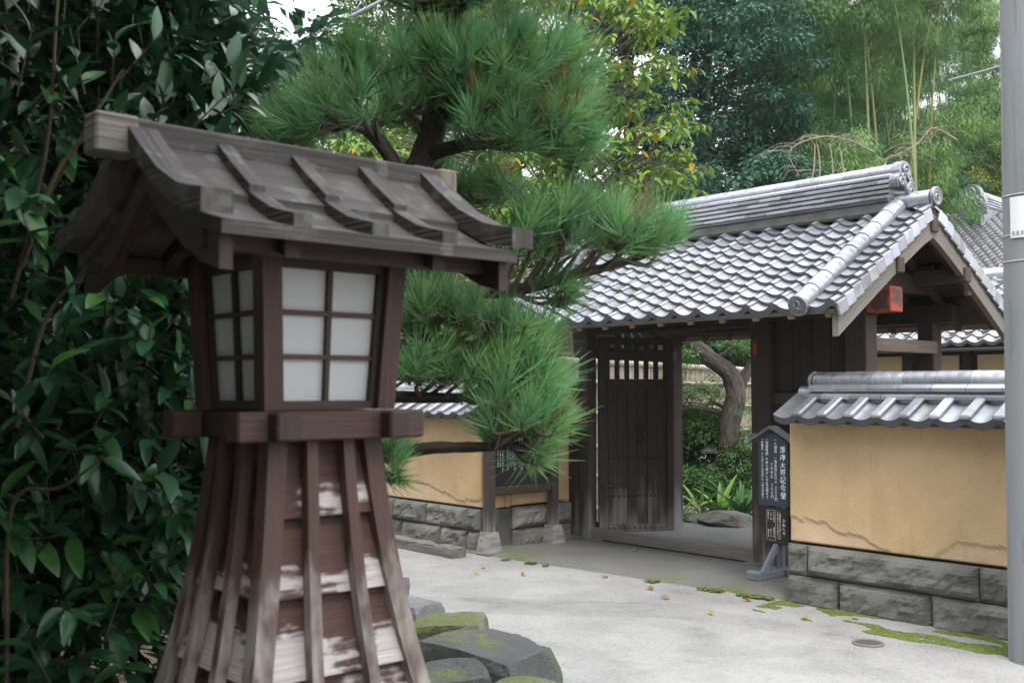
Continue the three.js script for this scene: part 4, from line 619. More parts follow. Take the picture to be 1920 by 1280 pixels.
tierTree('evergreen_tree', 'dark evergreen tree rising behind the pine crown', pxX(1180, 29), 29, 14, 2.6, EVd, 102, { boughs: 60 });
tierTree('evergreen_tree', 'tall dark evergreen between the tiered tree and the bamboo', pxX(1490, 33), 33, 15, 2.8, EVd, 103, { boughs: 60 });
tierTree('evergreen_tree', 'deep green evergreen hidden behind the pine, top of the wood', pxX(960, 31), 31, 15, 3.2, EV, 104, { boughs: 60 });
tierTree('leafy_tree', 'pale green leafy tree under the sky gap beside the cable', pxX(745, 30), 30, 12, 2.3, LG, 105, { geos: CL.fine, boughs: 50 });
tierTree('leafy_tree', 'light green round tree top beside the white sky gap', pxX(535, 36), 36, 8.4, 2.0, LG, 106, { geos: CL.fine });
tierTree('leafy_tree', 'mid green tree seen through the lower pine branches', pxX(800, 24), 24, 11.2, 3.0, [0.12, 0.2, 0.06], 107, { geos: CL.fine, boughs: 56 });
tierTree('leafy_tree', 'green tree behind the glossy shrub', pxX(280, 26), 26, 11.5, 3.0, [0.1, 0.17, 0.06], 108, { geos: CL.fine, boughs: 50 });
tierTree('leafy_tree', 'low green garden tree behind the far plaster wall', pxX(640, 17), 17, 5.6, 1.7, [0.1, 0.19, 0.06], 114, { geos: CL.fine, boughs: 40, low: 0.12 });
tierTree('leafy_tree', 'rounded garden tree behind the far wall and the lantern', pxX(330, 18), 18, 5.2, 1.9, [0.085, 0.17, 0.06], 115, { geos: CL.fine, boughs: 40, low: 0.1 });
tierTree('evergreen_tree', 'shadowy evergreen far behind the bamboo culms', pxX(1700, 46), 46, 9, 4.2, EVd, 109, { boughs: 40, low: 0.05 });
tierTree('evergreen_tree', 'shadowy evergreen behind the farthest bamboo', pxX(1880, 44), 44, 8.6, 4, EV, 110, { boughs: 36, low: 0.05 });
tierTree('evergreen_tree', 'dark tree filling the wood under the bamboo plumes', pxX(1580, 40), 40, 10.5, 4, EVd, 111, { boughs: 44, low: 0.05 });
tierTree('evergreen_tree', 'dark low evergreen behind the garden fence', pxX(1230, 22), 22, 6.2, 2.2, EVd, 112, { boughs: 34, low: 0.06 });
tierTree('evergreen_tree', 'dark evergreen undergrowth behind the gate ridge', pxX(1420, 26), 26, 5.6, 2.6, EV, 113, { boughs: 34, low: 0.04 });
function shrub(name, label, X, F, y0, rx, ry, rgb, geos, n, seed, group) {
  const b = cam2(X, F), r = rng(seed), g = thing(name, label, 'shrub', [b.x, (y0 ?? hillH(b.x, b.z)) - 0.05, b.z], 0, group), ms = [], st = [];
  for (let i = 0; i < 5; i++) st.push(tube([V(0, -0.1, 0), V(rr(-0.3, 0.3, r) * rx, ry * 0.8, rr(-0.3, 0.3, r) * rx), V(rr(-0.8, 0.8, r) * rx, ry * 1.6, rr(-0.8, 0.8, r) * rx)], [0.035, 0.025, 0.008], 5, 6));
  part(g, 'stems', mergeGeometries(st), BK.far);
  for (let i = 0; i < n; i++) { const s = onSphere(r), k = Math.pow(r(), 0.4) * (0.8 + 0.4 * fbm(s.x * 2 + seed, s.y * 2, s.z * 2)); ms.push(M4(V(s.x * rx * k, ry + s.y * ry * k, s.z * rx * k), new THREE.Quaternion().setFromEuler(new THREE.Euler(rr(-0.5, 0.5, r), rr(0, 6.28, r), rr(-0.5, 0.5, r))), rr(0.7, 1.2, r))); }
  crown(g, 'foliage', ms, geos, rgb, 0.25, r); return g;
}
shrub('weeping_bamboo_shrub', 'pale feathery drooping shrub just behind the gate ridge', pxX(1405, 23), 23, 2.3, 0.95, 1.2, [0.2, 0.3, 0.11], CL.bamboo, 330, 201);
shrub('hillside_shrub', 'rounded bright green shrub above the ridge ornament', pxX(1672, 25), 25, 3.6, 1.2, 0.9, [0.14, 0.25, 0.08], CL.broad, 300, 202);
tierTree('golden_tree', 'golden green conical tree behind the far house beside the utility pole', pxX(1900, 40), 40, 8.2, 1.5, [0.26, 0.31, 0.06], 203, { geos: CL.fine, boughs: 44, low: 0.1 });
shrub('hillside_shrub', 'mid green shrub between the dead branches', pxX(1560, 26), 26, 3.0, 1.4, 1.1, [0.1, 0.18, 0.07], CL.broad, 300, 204);
tierTree('leafy_tree', 'dark green leafy tree under the bamboo behind the far tiled house', pxX(1795, 39), 39, 7.2, 2.6, [0.075, 0.16, 0.065], 205, { boughs: 50, low: 0.05 });
shrub('hillside_shrub', 'glossy dark low shrub peeping over the gate ridge', pxX(1290, 20), 20, 2.4, 1.1, 0.75, [0.06, 0.12, 0.06], CL.broad, 240, 206);
shrub('hillside_shrub', 'dry yellow plant tuft over the gate ridge', pxX(1330, 17), 17, 3.35, 0.22, 0.2, [0.4, 0.36, 0.14], CL.small, 30, 207);
// bamboo: leaning culms with arching tips and drooping sprays
const culmM = [std({ color: col(0.22, 0.26, 0.075), roughness: 0.5 }), std({ color: col(0.28, 0.26, 0.085), roughness: 0.5 }), std({ color: col(0.16, 0.22, 0.08), roughness: 0.5 })];
function bamboo(px, F, H, lean, seed, dens = 1, rgb = [0.17, 0.27, 0.1], low = 0.34) {
  const X = pxX(px, F), b = cam2(X, F), r = rng(seed), g = thing('bamboo', 'tall bamboo stalk with arching feathery top', 'bamboo', [b.x, hillH(b.x, b.z) - 0.1, b.z], 0, 'bamboo grove on the wooded bank'), pts = [], az = rr(0, 6.28, r), q = V(Math.cos(az), 0, Math.sin(az));
  for (let i = 0; i <= 6; i++) { const t = i / 6; pts.push(q.clone().multiplyScalar(lean * Math.pow(t, 2.6)).setY(H * (t - 0.1 * Math.pow(t, 4) * lean / 2))); }
  const cm = part(g, 'culm', tube(pts, [0.056, 0.052, 0.042, 0.022, 0.006], 7, 20), pick(culmM, r)), cv = new THREE.CatmullRomCurve3(pts), ms = [];
  const nd = []; for (let i = 1; i < 26; i++) { const p = cv.getPoint(i / 30); nd.push(new THREE.TorusGeometry(0.05 * (1 - i / 38), 0.006, 4, 8).rotateX(Math.PI / 2).translate(p.x, p.y, p.z)); } part(cm, 'nodes', mergeGeometries(nd), culmM[2]);
  const tw = [], n = Math.round(8 * dens);
  for (let i = 0; i < n; i++) { // plumes: arching side branches with drooping sprays
    const t = lerp(low, 1, Math.sqrt((i + rr(0.1, 0.9, r)) / n)), p = cv.getPoint(t), a = rr(0, 6.28, r), l = rr(0.2, 1.0, r) * (1.3 - t * 0.7), c = p.clone().add(V(Math.cos(a) * l, 0.35 - 0.2 * l, Math.sin(a) * l)), q = rr(0.45, 0.8, r), bt = rr(0.7, 1.35, r);
    tw.push(tube([p, p.clone().lerp(c, 0.5).add(V(0, 0.2, 0)), c], [0.01, 0.004], 3, 4));
    for (let k = 0; k < 24; k++) { const s = onSphere(r), e = c.clone().add(V(s.x * q, s.y * q * 0.7 - 0.35 * (s.x * s.x + s.z * s.z) * q, s.z * q)); const m = M4(e, new THREE.Quaternion().setFromEuler(new THREE.Euler(rr(-0.4, 0.4, r), rr(0, 6.28, r), rr(-0.4, 0.4, r))), rr(0.6, 1.05, r)); m.tone = bt; ms.push(m); }
  }
  part(g, 'twigs', mergeGeometries(tw), culmM[2]); crown(g, 'foliage', ms, CL.bamboo, rgb, 0.2, r); return g;
}
{ const r = rng(300); [[1455, 28, 12, 2.2], [1520, 30, 12, 2.6], [1560, 29, 10.5, 2.4], [1600, 31, 12, 2], [1640, 30, 11, 2.2], [1665, 32, 13, 1.2], [1690, 31, 12.5, 0.8], [1705, 34, 13, 1], [1725, 30, 12, 1.0], [1732, 32, 13, 0.6], [1760, 33, 12, 1.6], [1785, 31, 12.5, 0.7], [1800, 35, 12, 1], [1830, 33, 11, 1.8], [1850, 31, 10, 2.2], [1880, 34, 12, 1.6], [1915, 33, 11, 2], [1500, 34, 14, 2], [1420, 32, 14, 2.6], [1575, 35, 14, 1.6], [1625, 36, 14, 1.6], [1550, 25.5, 7.5, 1.9], [1475, 26, 8, 2.2], [1870, 27, 7.6, 1.8], [1650, 34, 14.5, 1.4], [1745, 36, 14, 1.2], [1900, 38, 13, 1.2], [1680, 29, 9, 2.0], [1950, 32, 11, 2], [1715, 38, 16, 1.2], [1770, 37, 16, 1.4], [1820, 37, 15, 1.2], [1860, 36, 15, 1.0], [1890, 35.5, 14, 1.6], [1930, 37, 15, 1.6], [1795, 39, 15, 0.8], [1660, 38, 16, 1.6]].forEach(([px, F, H, l], i) => bamboo(px, px > 1745 ? Math.max(F + 6, 41) : F, px > 1745 ? H * 1.15 : H, l, 310 + i, px > 1650 && px < 1800 && H > 11 ? 0.7 : 1.25, i % 3 ? [0.13, 0.25, 0.09] : [0.17, 0.28, 0.09]));
  [[1640, 27, 14], [1662, 28, 15], [1697, 27.5, 15], [1722, 27, 15], [1733, 26.5, 15], [1740, 28, 14], [1786, 41, 16], [1768, 41, 16], [1616, 28, 14]].forEach(([px, F, H], i) => bamboo(px, F, H, 0.4 + (i % 3) * 0.7, 380 + i, 0.7, [0.13, 0.22, 0.08], 0.72)); }
function deadBranch(label, pts, seed) { const r = rng(seed), c = pts[0], g = thing('dead_branch', label, 'branch', [c.x, c.y, c.z]), gs = [tube(pts.map((p) => p.clone().sub(c)), [0.02, 0.014, 0.006], 6)]; const cv = new THREE.CatmullRomCurve3(pts.map((p) => p.clone().sub(c))); for (let i = 0; i < 38; i++) { const p = cv.getPoint(rr(0.15, 1, r)), d = onSphere(r).multiplyScalar(rr(0.3, 1.0, r)); d.y = Math.abs(d.y) * 0.3 - 0.3; gs.push(tube([p, p.clone().addScaledVector(d, 0.5).add(V(0, 0.12, 0)), p.clone().add(d)], [0.006, 0.002], 4, 4)); } part(g, 'wood', mergeGeometries(gs), BK.dead); }
deadBranch('bare pale dead branch fanned above the gate ridge', [at(1640, 285, 22.5), at(1590, 262, 22.3), at(1530, 258, 22), at(1480, 285, 22), at(1500, 330, 22)], 401);
deadBranch('tangle of bare pale twigs on the bank near the utility pole', [at(1795, 262, 23.5), at(1750, 240, 23.5), at(1720, 270, 23.4), at(1660, 300, 23.3)], 402);
for (const [i, px] of [1535, 1560, 1518, 1580].entries()) { const a = at(px, 360, 22.4), b = at(px + rr(-12, 12), 270, 22.4); tag(part(scene, 'dead_sapling', tube([a, a.clone().lerp(b, 0.5).add(V(0.05, 0, 0)), b], [0.02, 0.012], 5, 6), BK.dead), 'thin bare pale sapling standing among the bank shrubs', 'sapling', 'dead saplings on the bank'); }

// ---------------------------------------------------------------- houses behind the gate
const cream = std({ color: col(0.55, 0.43, 0.25), roughness: 0.95 });
{
  const h = thing('tiled_house', 'low tiled house seen under the gate roof, gutter along its eave and cream wall panels', 'house', [-0.2, 0, -8.9]);
  const L = 2.6, a = 0.5, wl = 7.95, dk = part(h, 'roof_slope', box(wl, 0.06, L, 0.004), W.dark2, [0, 2.24 + Math.sin(a) * L / 2, -Math.cos(a) * L / 2], [a, 0, 0]);
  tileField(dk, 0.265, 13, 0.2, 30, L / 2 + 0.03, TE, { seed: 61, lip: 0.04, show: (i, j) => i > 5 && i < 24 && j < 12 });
  part(h, 'gutter', new THREE.CylinderGeometry(0.05, 0.05, wl, 10, 1, true, 0, Math.PI).rotateX(0).rotateZ(Math.PI / 2), std({ color: col(0.1, 0.11, 0.115), roughness: 0.5, side: THREE.DoubleSide, metalness: 0.3 }), [0, 2.18, 0.1], [Math.PI, 0, 0]);
  part(h, 'wall', box(wl - 0.4, 2.9, 0.1, 0.004), W.dark, [0, 1.5, -1.0]);
  for (let i = 0; i < 8; i++) part(h, 'wall_post', box(0.14, 2.3, 0.12, 0.006), W.dark2, [-3.6 + i * 1.03, 1.15, -0.9]);
  for (const x of [-3.08, -2.05, -1.02]) part(h, 'plaster_panel', box(0.72, 2.0, 0.03, 0.003), cream, [x, 1.1, -0.93]);
  part(h, 'board_panel', box(0.86, 2.0, 0.04, 0.003), W.mid, [0.05, 1.1, -0.93]);
  for (const x of [1.05, 2.1, 3.1]) part(h, 'window', box(0.86, 1.9, 0.03, 0.003), std({ color: col(0.015, 0.017, 0.02), roughness: 0.15 }), [x, 1.15, -0.93]);
  part(h, 'rear_wall', box(wl - 0.4, 3.1, 0.1, 0.004), W.dark, [0, 1.55, -5.0]); for (const s of [-1, 1]) part(h, 'side_wall', box(0.1, 3.0, 3.9, 0.004), cream, [s * (wl / 2 - 0.25), 1.5, -3.0]);
  const rs = part(h, 'rear_roof_slope', box(wl, 0.08, 3.4, 0.004), T[0], [0, 3.52 - 0.55, -2.3 - 1.5], [-0.36, 0, 0]); rs.userData.label = 'rear slope of the house roof';
  part(h, 'ridge_tile', halfRound(0.12, wl), T[1], [0, 3.56, -2.28]);
}
{
  const c = at(1850, 508, 30), h = thing('tiled_house', 'far house roof of fine grey tiles with a ridge ornament, beside the utility pole', 'house', [c.x, 0, c.z], YAW - 0.12), e = c.y, L = 5.0, a = 0.47, wl = 10.6;
  const dk = part(h, 'roof_slope', box(wl, 0.08, L, 0.004), W.dark2, [0, e + Math.sin(a) * L / 2, -Math.cos(a) * L / 2], [a, 0, 0]);
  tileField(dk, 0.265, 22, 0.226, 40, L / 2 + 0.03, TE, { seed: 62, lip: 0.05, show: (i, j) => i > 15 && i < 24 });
  part(h, 'wall', box(wl - 1.4, e + 0.6, 7, 0.01), cream, [0, e / 2 + 0.1, -4.6]); part(h, 'eave_board', box(wl - 0.1, 0.14, 0.1, 0.004), W.dark, [0, e - 0.08, -0.05]);
  const rs = part(h, 'rear_roof_slope', box(wl, 0.1, L, 0.004), T[0], [0, e + Math.sin(a) * L / 2, -Math.cos(a) * L * 1.5], [-a, 0, 0]); rs.userData.label = 'rear slope of the far roof';
  const top = e + Math.sin(a) * L, rz = -Math.cos(a) * L, rg = new THREE.Group(); rg.name = 'ridge'; h.add(rg);
  const p0 = at(1828, 392, 33.5), p1 = at(1960, 440, 38), w0 = h.worldToLocal(p0.clone()); h.updateMatrixWorld(); const l0 = h.worldToLocal(p0.clone()), l1 = h.worldToLocal(p1.clone()), d = l1.clone().sub(l0); d.y = 0; const len = d.length(), ang = Math.atan2(-d.z, d.x);
  rg.position.copy(l0); rg.rotation.y = ang;
  ridgeRow(rg, 0, len, 0, 0.55, 0.13, 0.35, 4, 0.45, 0.09, { seed: 5 }); part(rg, 'ridge_bed', box(len, 1.0, 0.4, 0.01), T[2], [len / 2, -0.3, 0]);
  part(rg, 'ridge_ornament', oniGeo(0.75), T[2], [-0.05, 0.02, 0], [0, Math.PI, 0]); for (let k = 0; k < 3; k++) part(rg, 'flat_ridge_tile', box(0.12, 0.05, 0.95, 0.006), T[k], [-0.16, -0.04 - k * 0.075, 0]);
}

// ---------------------------------------------------------------- garden behind the gate
function bamboFence() {
  const A = V(-1.95, 0, -0.3), B = V(-4.75, 0, -8.4), d = B.clone().sub(A), len = d.length(), f = thing('bamboo_fence', 'tall weathered split-bamboo fence with tied horizontal rails behind the open gate', 'fence', [A.x, 0.0, A.z], Math.atan2(-d.z, d.x)); // +x along, back side -z.. faces +z
  const m = [[0.4, 0.35, 0.26], [0.34, 0.3, 0.22], [0.46, 0.41, 0.31], [0.29, 0.26, 0.2]].map((c) => wood(...c, 0.6, 0.001)), H = 1.85, n = 230, r = rng(88), cane = [H, H * 0.99, H * 1.008].map((h) => new THREE.CylinderGeometry(0.0165, 0.018, h, 7, 1, true)), w = len / n;
  for (let i = 0; i < n; i++) part(f, 'bamboo_cane', pick(cane, r), pick(m, r), [(i + 0.5) * w, H / 2, rr(-0.004, 0.004, r)], [0, rr(0, 6, r), rr(-0.006, 0.006, r)]);
  part(f, 'backing', box(len, H - 0.1, 0.01, 0.001), W.mid, [len / 2, H / 2 - 0.04, -0.02]);
  for (const y of [0.12, 0.5, 0.85, 1.25, 1.62]) for (const s of [1]) part(f, 'rail', new THREE.CylinderGeometry(0.027, 0.027, len, 9).rotateZ(Math.PI / 2), m[2], [len / 2, y, 0.035]);
  part(f, 'top_rail', new THREE.CylinderGeometry(0.042, 0.042, len, 10).rotateZ(Math.PI / 2), m[2], [len / 2, H + 0.01, 0.01]);
  for (let i = 0; i <= 9; i++) for (const y of [0.5, 0.85, 1.25, 1.62, H + 0.01]) part(f, 'cord_tie', new THREE.TorusGeometry(y > 1.8 ? 0.044 : 0.032, 0.005, 4, 8).rotateY(Math.PI / 2), black, [0.2 + i * (len - 0.4) / 9, y, y > 1.8 ? 0.01 : 0.03]);
}
bamboFence();
{ const s = thing('lean_to', 'small lean-to roof of grey battens rising behind the bamboo fence', 'roof', [-3.3, 1.78, -1.7], -1.24); part(s, 'roof_deck', box(3.2, 0.03, 1.5, 0.003), W.mid, [0, 0.4, 0], [0.5, 0, 0]); for (let i = 0; i < 20; i++) part(s, 'batten', box(0.06, 0.035, 1.52, 0.004, i), i % 2 ? W.pale : W.grey, [-1.5 + i * 0.158, 0.43, 0], [0.5, 0, 0]); for (const x of [-1.5, 1.5]) part(s, 'post', box(0.1, 2.4, 0.1, 0.005), W.dark2, [x, -0.6, -0.3]); }
{ // gravel court
  structure('garden_path', sheet(-4.2, 2.2, -7.5, -1.2, 50, 50, (x, z) => 0.012 + 0.012 * fbm(x * 3, z * 3)), std({ color: col(0.2, 0.195, 0.18), map: roadMap, bumpMap: roadMap, bumpScale: 0.01, roughness: 1 }));
  const g = new THREE.IcosahedronGeometry(1, 0), r = rng(93), ms = [], cs = []; for (let i = 0; i < 5200; i++) { const x = rr(-2.4, 0.9, r), z = rr(-3.9, -1.75, r); ms.push(M4(V(x, 0.02, z), new THREE.Quaternion().setFromEuler(new THREE.Euler(rr(0, 6, r), rr(0, 6, r), 0)), V(rr(0.01, 0.028, r), rr(0.008, 0.018, r), rr(0.01, 0.026, r)))); const k = rr(0.12, 0.42, r); cs.push(col(k, k * 0.98, k * 0.94)); }
  tag(copies(scene, 'gravel', g, std({ color: col(1, 1, 1), roughness: 0.95 }), ms, cs), 'loose grey gravel inside the gate', 'gravel', null, 'stuff');
  const st = onG(1375, 990); tag(part(scene, 'garden_stone', boulder(0.5, 0.2, 0.34, 61, 12), stoneM(0.14, 0.135, 0.12), [st.x, 0.06, st.z], [0, 0.9, 0]), 'low flat dark stone on the gravel inside the gate', 'stone');
  const lan = at(1343, 880, 14.9), s = thing('stone_lantern', 'small weathered stone lantern under the garden pine', 'stone lantern', [lan.x, 0, lan.z]);
  const lathe = (pts, n = 6) => { const q = new THREE.LatheGeometry(pts.map(([x, y]) => new THREE.Vector2(x, y)), n).toNonIndexed(); q.computeVertexNormals(); return q; };
  part(s, 'base', lathe([[0, 0], [0.26, 0], [0.26, 0.08], [0.16, 0.14], [0, 0.14]]), ST.b); part(s, 'shaft', lathe([[0, 0], [0.1, 0], [0.085, 0.14], [0.1, 0.26], [0, 0.26]], 10), ST.a, [0, 0.13, 0]); part(s, 'platform', lathe([[0, 0], [0.12, 0], [0.21, 0.07], [0.21, 0.11], [0, 0.11]]), ST.b, [0, 0.38, 0]); part(s, 'fire_box', lathe([[0, 0], [0.14, 0], [0.14, 0.16], [0, 0.16]]), ST.a, [0, 0.49, 0]); part(s, 'window', box(0.1, 0.09, 0.02, 0.003), black, [0.02, 0.57, 0.125]); part(s, 'roof', lathe([[0, 0], [0.32, 0], [0.33, 0.03], [0.2, 0.1], [0.06, 0.15], [0, 0.16]]), ST.b, [0, 0.65, 0]); part(s, 'finial', new THREE.SphereGeometry(0.08, 12, 8).scale(1, 1.1, 1), ST.a, [0, 0.86, 0]);
}
// strap-leaved plants: every leaf a part
function strapPlant(label, p, n, L, w, rgb, seed, cat = 'plant') { const r = rng(seed), g = thing('strap_leaf_plant', label, cat, [p.x, p.y, p.z]), ms = [0.8, 1, 1.2].map((k) => leafMat(rgb[0] * k, rgb[1] * k, rgb[2] * k, { roughness: 0.6 })), geos = [0.3, 0.5, 0.75].map((d) => leafGeo(L, w, 0.5, L * d, 6)); for (let i = 0; i < n; i++) { const a = rr(0, 6.28, r), t = rr(0.45, 1.35, r), d = V(Math.cos(a) * Math.cos(t), Math.sin(t), Math.sin(a) * Math.cos(t)), m = part(g, 'leaf', pick(geos, r), pick(ms, r), [Math.cos(a) * 0.03, 0, Math.sin(a) * 0.03]); m.quaternion.copy(quatUp(d, V(0, 1, 0.01))); m.scale.setScalar(rr(0.6, 1.1, r)); } return g; }
const gp = (px, py, d, y = 0) => { const c = at(px, py, d); c.y = y; return c; };
strapPlant('bright strap-leaved plant standing upright beside the stone lantern', gp(1350, 950, 12.9), 16, 0.62, 0.085, [0.16, 0.3, 0.05], 501); strapPlant('dark glossy strap-leaved plant beside the open gateway post', gp(1392, 950, 12.6), 34, 0.55, 0.07, [0.045, 0.12, 0.035], 502); strapPlant('low arching green plant by the door leaf edge', gp(1272, 975, 12.2), 22, 0.36, 0.05, [0.14, 0.27, 0.05], 503); strapPlant('pale leaning leaf tuft in front of the stone lantern', gp(1315, 950, 13.1), 12, 0.45, 0.05, [0.22, 0.32, 0.1], 504); strapPlant('dark leafy plant below the garden pine trunk', gp(1375, 940, 13.6), 30, 0.5, 0.09, [0.05, 0.13, 0.04], 505); strapPlant('tall leafy plant at the fence beside the door leaf', gp(1268, 900, 14.5), 20, 0.6, 0.06, [0.15, 0.28, 0.06], 506);
for (const [lb, px, F, y, rx, ry, rgb, sd] of [['low clipped azalea mound beside the gravel', 1300, 14.2, 0, 0.5, 0.27, [0.07, 0.15, 0.045], 601], ['dark azalea mound at the fence foot', 1280, 15.4, 0, 0.45, 0.35, [0.05, 0.11, 0.045], 602], ['leafy garden shrub growing before the fence', 1285, 15.2, 0.35, 0.35, 0.55, [0.07, 0.16, 0.06], 603], ['green shrub crowding the garden pine trunk', 1390, 14.6, 0.0, 0.4, 0.5, [0.08, 0.17, 0.05], 604], ['airy shrub with small leaves by the stone lantern', 1312, 15.0, 0.75, 0.32, 0.28, [0.11, 0.22, 0.07], 605]]) shrub('garden_shrub', lb, pxX(px, F), F, y, rx, ry, rgb, CL.small, 170, sd);
{ // garden pine: leaning trunk with a crooked limb over the gateway
  const d = 14.6, P = (x, y, k = 0) => at(x, y, d + k), c = P(1372, 930); c.y = 0; const t = thing('garden_pine', 'old grey-barked pine with a crooked limb, framed by the open gateway', 'tree', [c.x, 0, c.z]), lo = (v) => v.clone().sub(c), r = rng(71);
  part(t, 'trunk', roughen(tube([V(0.05, -0.1, 0), lo(P(1366, 880)), lo(P(1368, 800)), lo(P(1380, 740)), lo(P(1372, 705)), lo(P(1330, 670)), lo(P(1300, 645)), lo(P(1275, 610, 0.3)), lo(P(1240, 560, 0.5))], [0.18, 0.15, 0.14, 0.145, 0.13, 0.115, 0.105, 0.08, 0.05], 14, 60), 0.02, 9, 4), BK.garden);
  for (const [a, rad] of [[[[1382, 735], [1400, 700], [1425, 660], [1440, 600]], 0.09], [[[1362, 780], [1320, 765], [1290, 765], [1255, 775]], 0.05], [[[1325, 668], [1350, 668], [1375, 650], [1390, 635]], 0.05], [[[1365, 770], [1340, 755], [1300, 768], [1270, 752]], 0.03]]) part(t, 'limb', roughen(tube(a.map(([x, y]) => lo(P(x, y, 0.1))), [rad, rad * 0.7, rad * 0.35], 9, 20), rad * 0.12, 14, 5), BK.garden);
  const ms = []; for (const [x, y, rx, ry] of [[1300, 720, 60, 26], [1390, 640, 40, 16], [1340, 610, 70, 20], [1290, 665, 30, 14], [1320, 745, 50, 20], [1395, 780, 20, 40]]) for (let i = 0; i < 34; i++) { const s = onSphere(r); ms.push(M4(lo(P(x + s.x * rx, y + s.y * ry, 0.2 + s.z * 0.5)), new THREE.Quaternion().setFromEuler(new THREE.Euler(rr(-0.3, 0.3, r), rr(0, 6, r), rr(-0.3, 0.3, r))), rr(0.5, 0.95, r))); }
  crown(t, 'crown', ms, CL.small, [0.1, 0.2, 0.06], 0.25, r);
}
{ // yellow-green broadleaf tree behind the left wall: the leaves that show largest are parts
  const F = 12.6, b = cam2(pxX(1060, F), F), r = rng(811), t = thing('broadleaf_tree', 'yellow-green broadleaf tree with drooping leaves turning orange here and there', 'tree', [b.x, -0.05, b.z]);
  part(t, 'trunk', tube([V(0, 0, 0), V(0.1, 1.5, 0.1), V(-0.05, 3.2, 0), V(0.1, 6.2, 0)], [0.13, 0.11, 0.08, 0.02], 9, 24), BK.garden);
  const leaves = [], tw = [], lo = (px, py, k) => at(px, py, F + k).sub(V(b.x, -0.05, b.z));
  for (const [px, py, rx, ry] of [[1120, 60, 110, 75], [1180, 150, 90, 60], [1200, 240, 85, 55], [1230, 320, 60, 40], [1130, 330, 90, 60], [1060, 350, 80, 50], [1080, 240, 90, 70], [1010, 150, 90, 80], [1190, 20, 60, 50], [1060, -60, 120, 60], [980, 330, 60, 60], [940, 400, 50, 30], [1150, 385, 70, 25], [640, 300, 110, 40], [740, 260, 60, 40]]) for (let i = 0; i < 21; i++) {
    const s = onSphere(r), p = lo(px + s.x * rx, py + s.y * ry, s.z * 0.8), st = V(0, Math.min(p.y - 0.6, 5.6), 0).lerp(p, 0.55), dir = p.clone().sub(st).setY(0).normalize().multiplyScalar(0.5).add(V(rr(-0.4, 0.4, r), rr(-0.3, 0.2, r), rr(-0.4, 0.4, r))), e = p.clone().addScaledVector(dir, 0.45);
    tw.push(tube([st, p, e], [0.014, 0.007, 0.003], 4, 7));
    for (let k = 0; k < 15; k++) { const q = p.clone().lerp(e, rr(-0.5, 1.05, r)).add(V(rr(-0.05, 0.05, r), rr(-0.05, 0.05, r), rr(-0.05, 0.05, r))), a = rr(0, 6.28, r); leaves.push([q, quatUp(V(Math.cos(a), rr(-0.9, 0.1, r), Math.sin(a)), V(rr(-0.4, 0.4, r), 1, rr(-0.4, 0.4, r)).normalize()), rr(0.75, 1.25, r)]); }
  }
  part(t, 'twigs', mergeGeometries(tw), BK.twig);
  const g = leafGeo(0.125, 0.058, 0.4, 0.04, 3), lm = [[0.2, 0.3, 0.06], [0.16, 0.27, 0.06], [0.26, 0.34, 0.07], [0.12, 0.22, 0.06]].map((c) => leafMat(...c, { roughness: 0.7 })), om = leafMat(0.6, 0.33, 0.03);
  leaves.sort((x, y) => y[2] - x[2]); leaves.slice(0, 300).forEach(([q, k, s], i) => { const m = part(t, 'leaf', g, i % 22 === 0 ? om : pick(lm, r), [q.x, q.y, q.z]); m.quaternion.copy(k); m.scale.setScalar(s); });
  copies(t, 'foliage', g, whiteLeaf, leaves.slice(300).map(([q, k, s]) => M4(q, k, s)), leaves.slice(300).map(() => r() < 0.02 ? col(0.55, 0.32, 0.03) : tone(0.18, 0.285, 0.06, 0.3, r)));
}

// ---------------------------------------------------------------- the pine beside the lantern
function needleTuft(seed, n = 46) {
  const r = rng(seed), pos = [], nor = [], idx = [];
  for (let i = 0; i < n; i++) {
    const z0 = rr(-0.05, 0.02, r), a = rr(0, 6.28, r), t = rr(0.12, 0.95, r) * (z0 < -0.02 ? 1.15 : 0.9), L = rr(0.085, 0.135, r), d = V(Math.cos(a) * Math.sin(t), Math.sin(a) * Math.sin(t), Math.cos(t)), s = V().crossVectors(d, onSphere(r)).normalize(), w = 0.00135, b = V(0, 0, z0), m = b.clone().addScaledVector(d, L * 0.6), e = b.clone().addScaledVector(d, L).add(V(0, 0, L * 0.05)), nn = V().crossVectors(s, d), k = pos.length / 3;
    for (const [p, ww] of [[b, w], [m, w * 0.95], [e, w * 0.25]]) { pos.push(p.x - s.x * ww, p.y - s.y * ww, p.z - s.z * ww, p.x + s.x * ww, p.y + s.y * ww, p.z + s.z * ww); nor.push(nn.x, nn.y, nn.z, nn.x, nn.y, nn.z); }
    idx.push(k, k + 1, k + 2, k + 1, k + 3, k + 2, k + 2, k + 3, k + 4, k + 3, k + 5, k + 4);
  }
  const g = new THREE.BufferGeometry(); g.setAttribute('position', new THREE.Float32BufferAttribute(pos, 3)); g.setAttribute('normal', new THREE.Float32BufferAttribute(nor, 3)); g.setAttribute('uv', new THREE.Float32BufferAttribute(new Float32Array(pos.length / 3 * 2), 2)); g.setIndex(idx); return g;
}
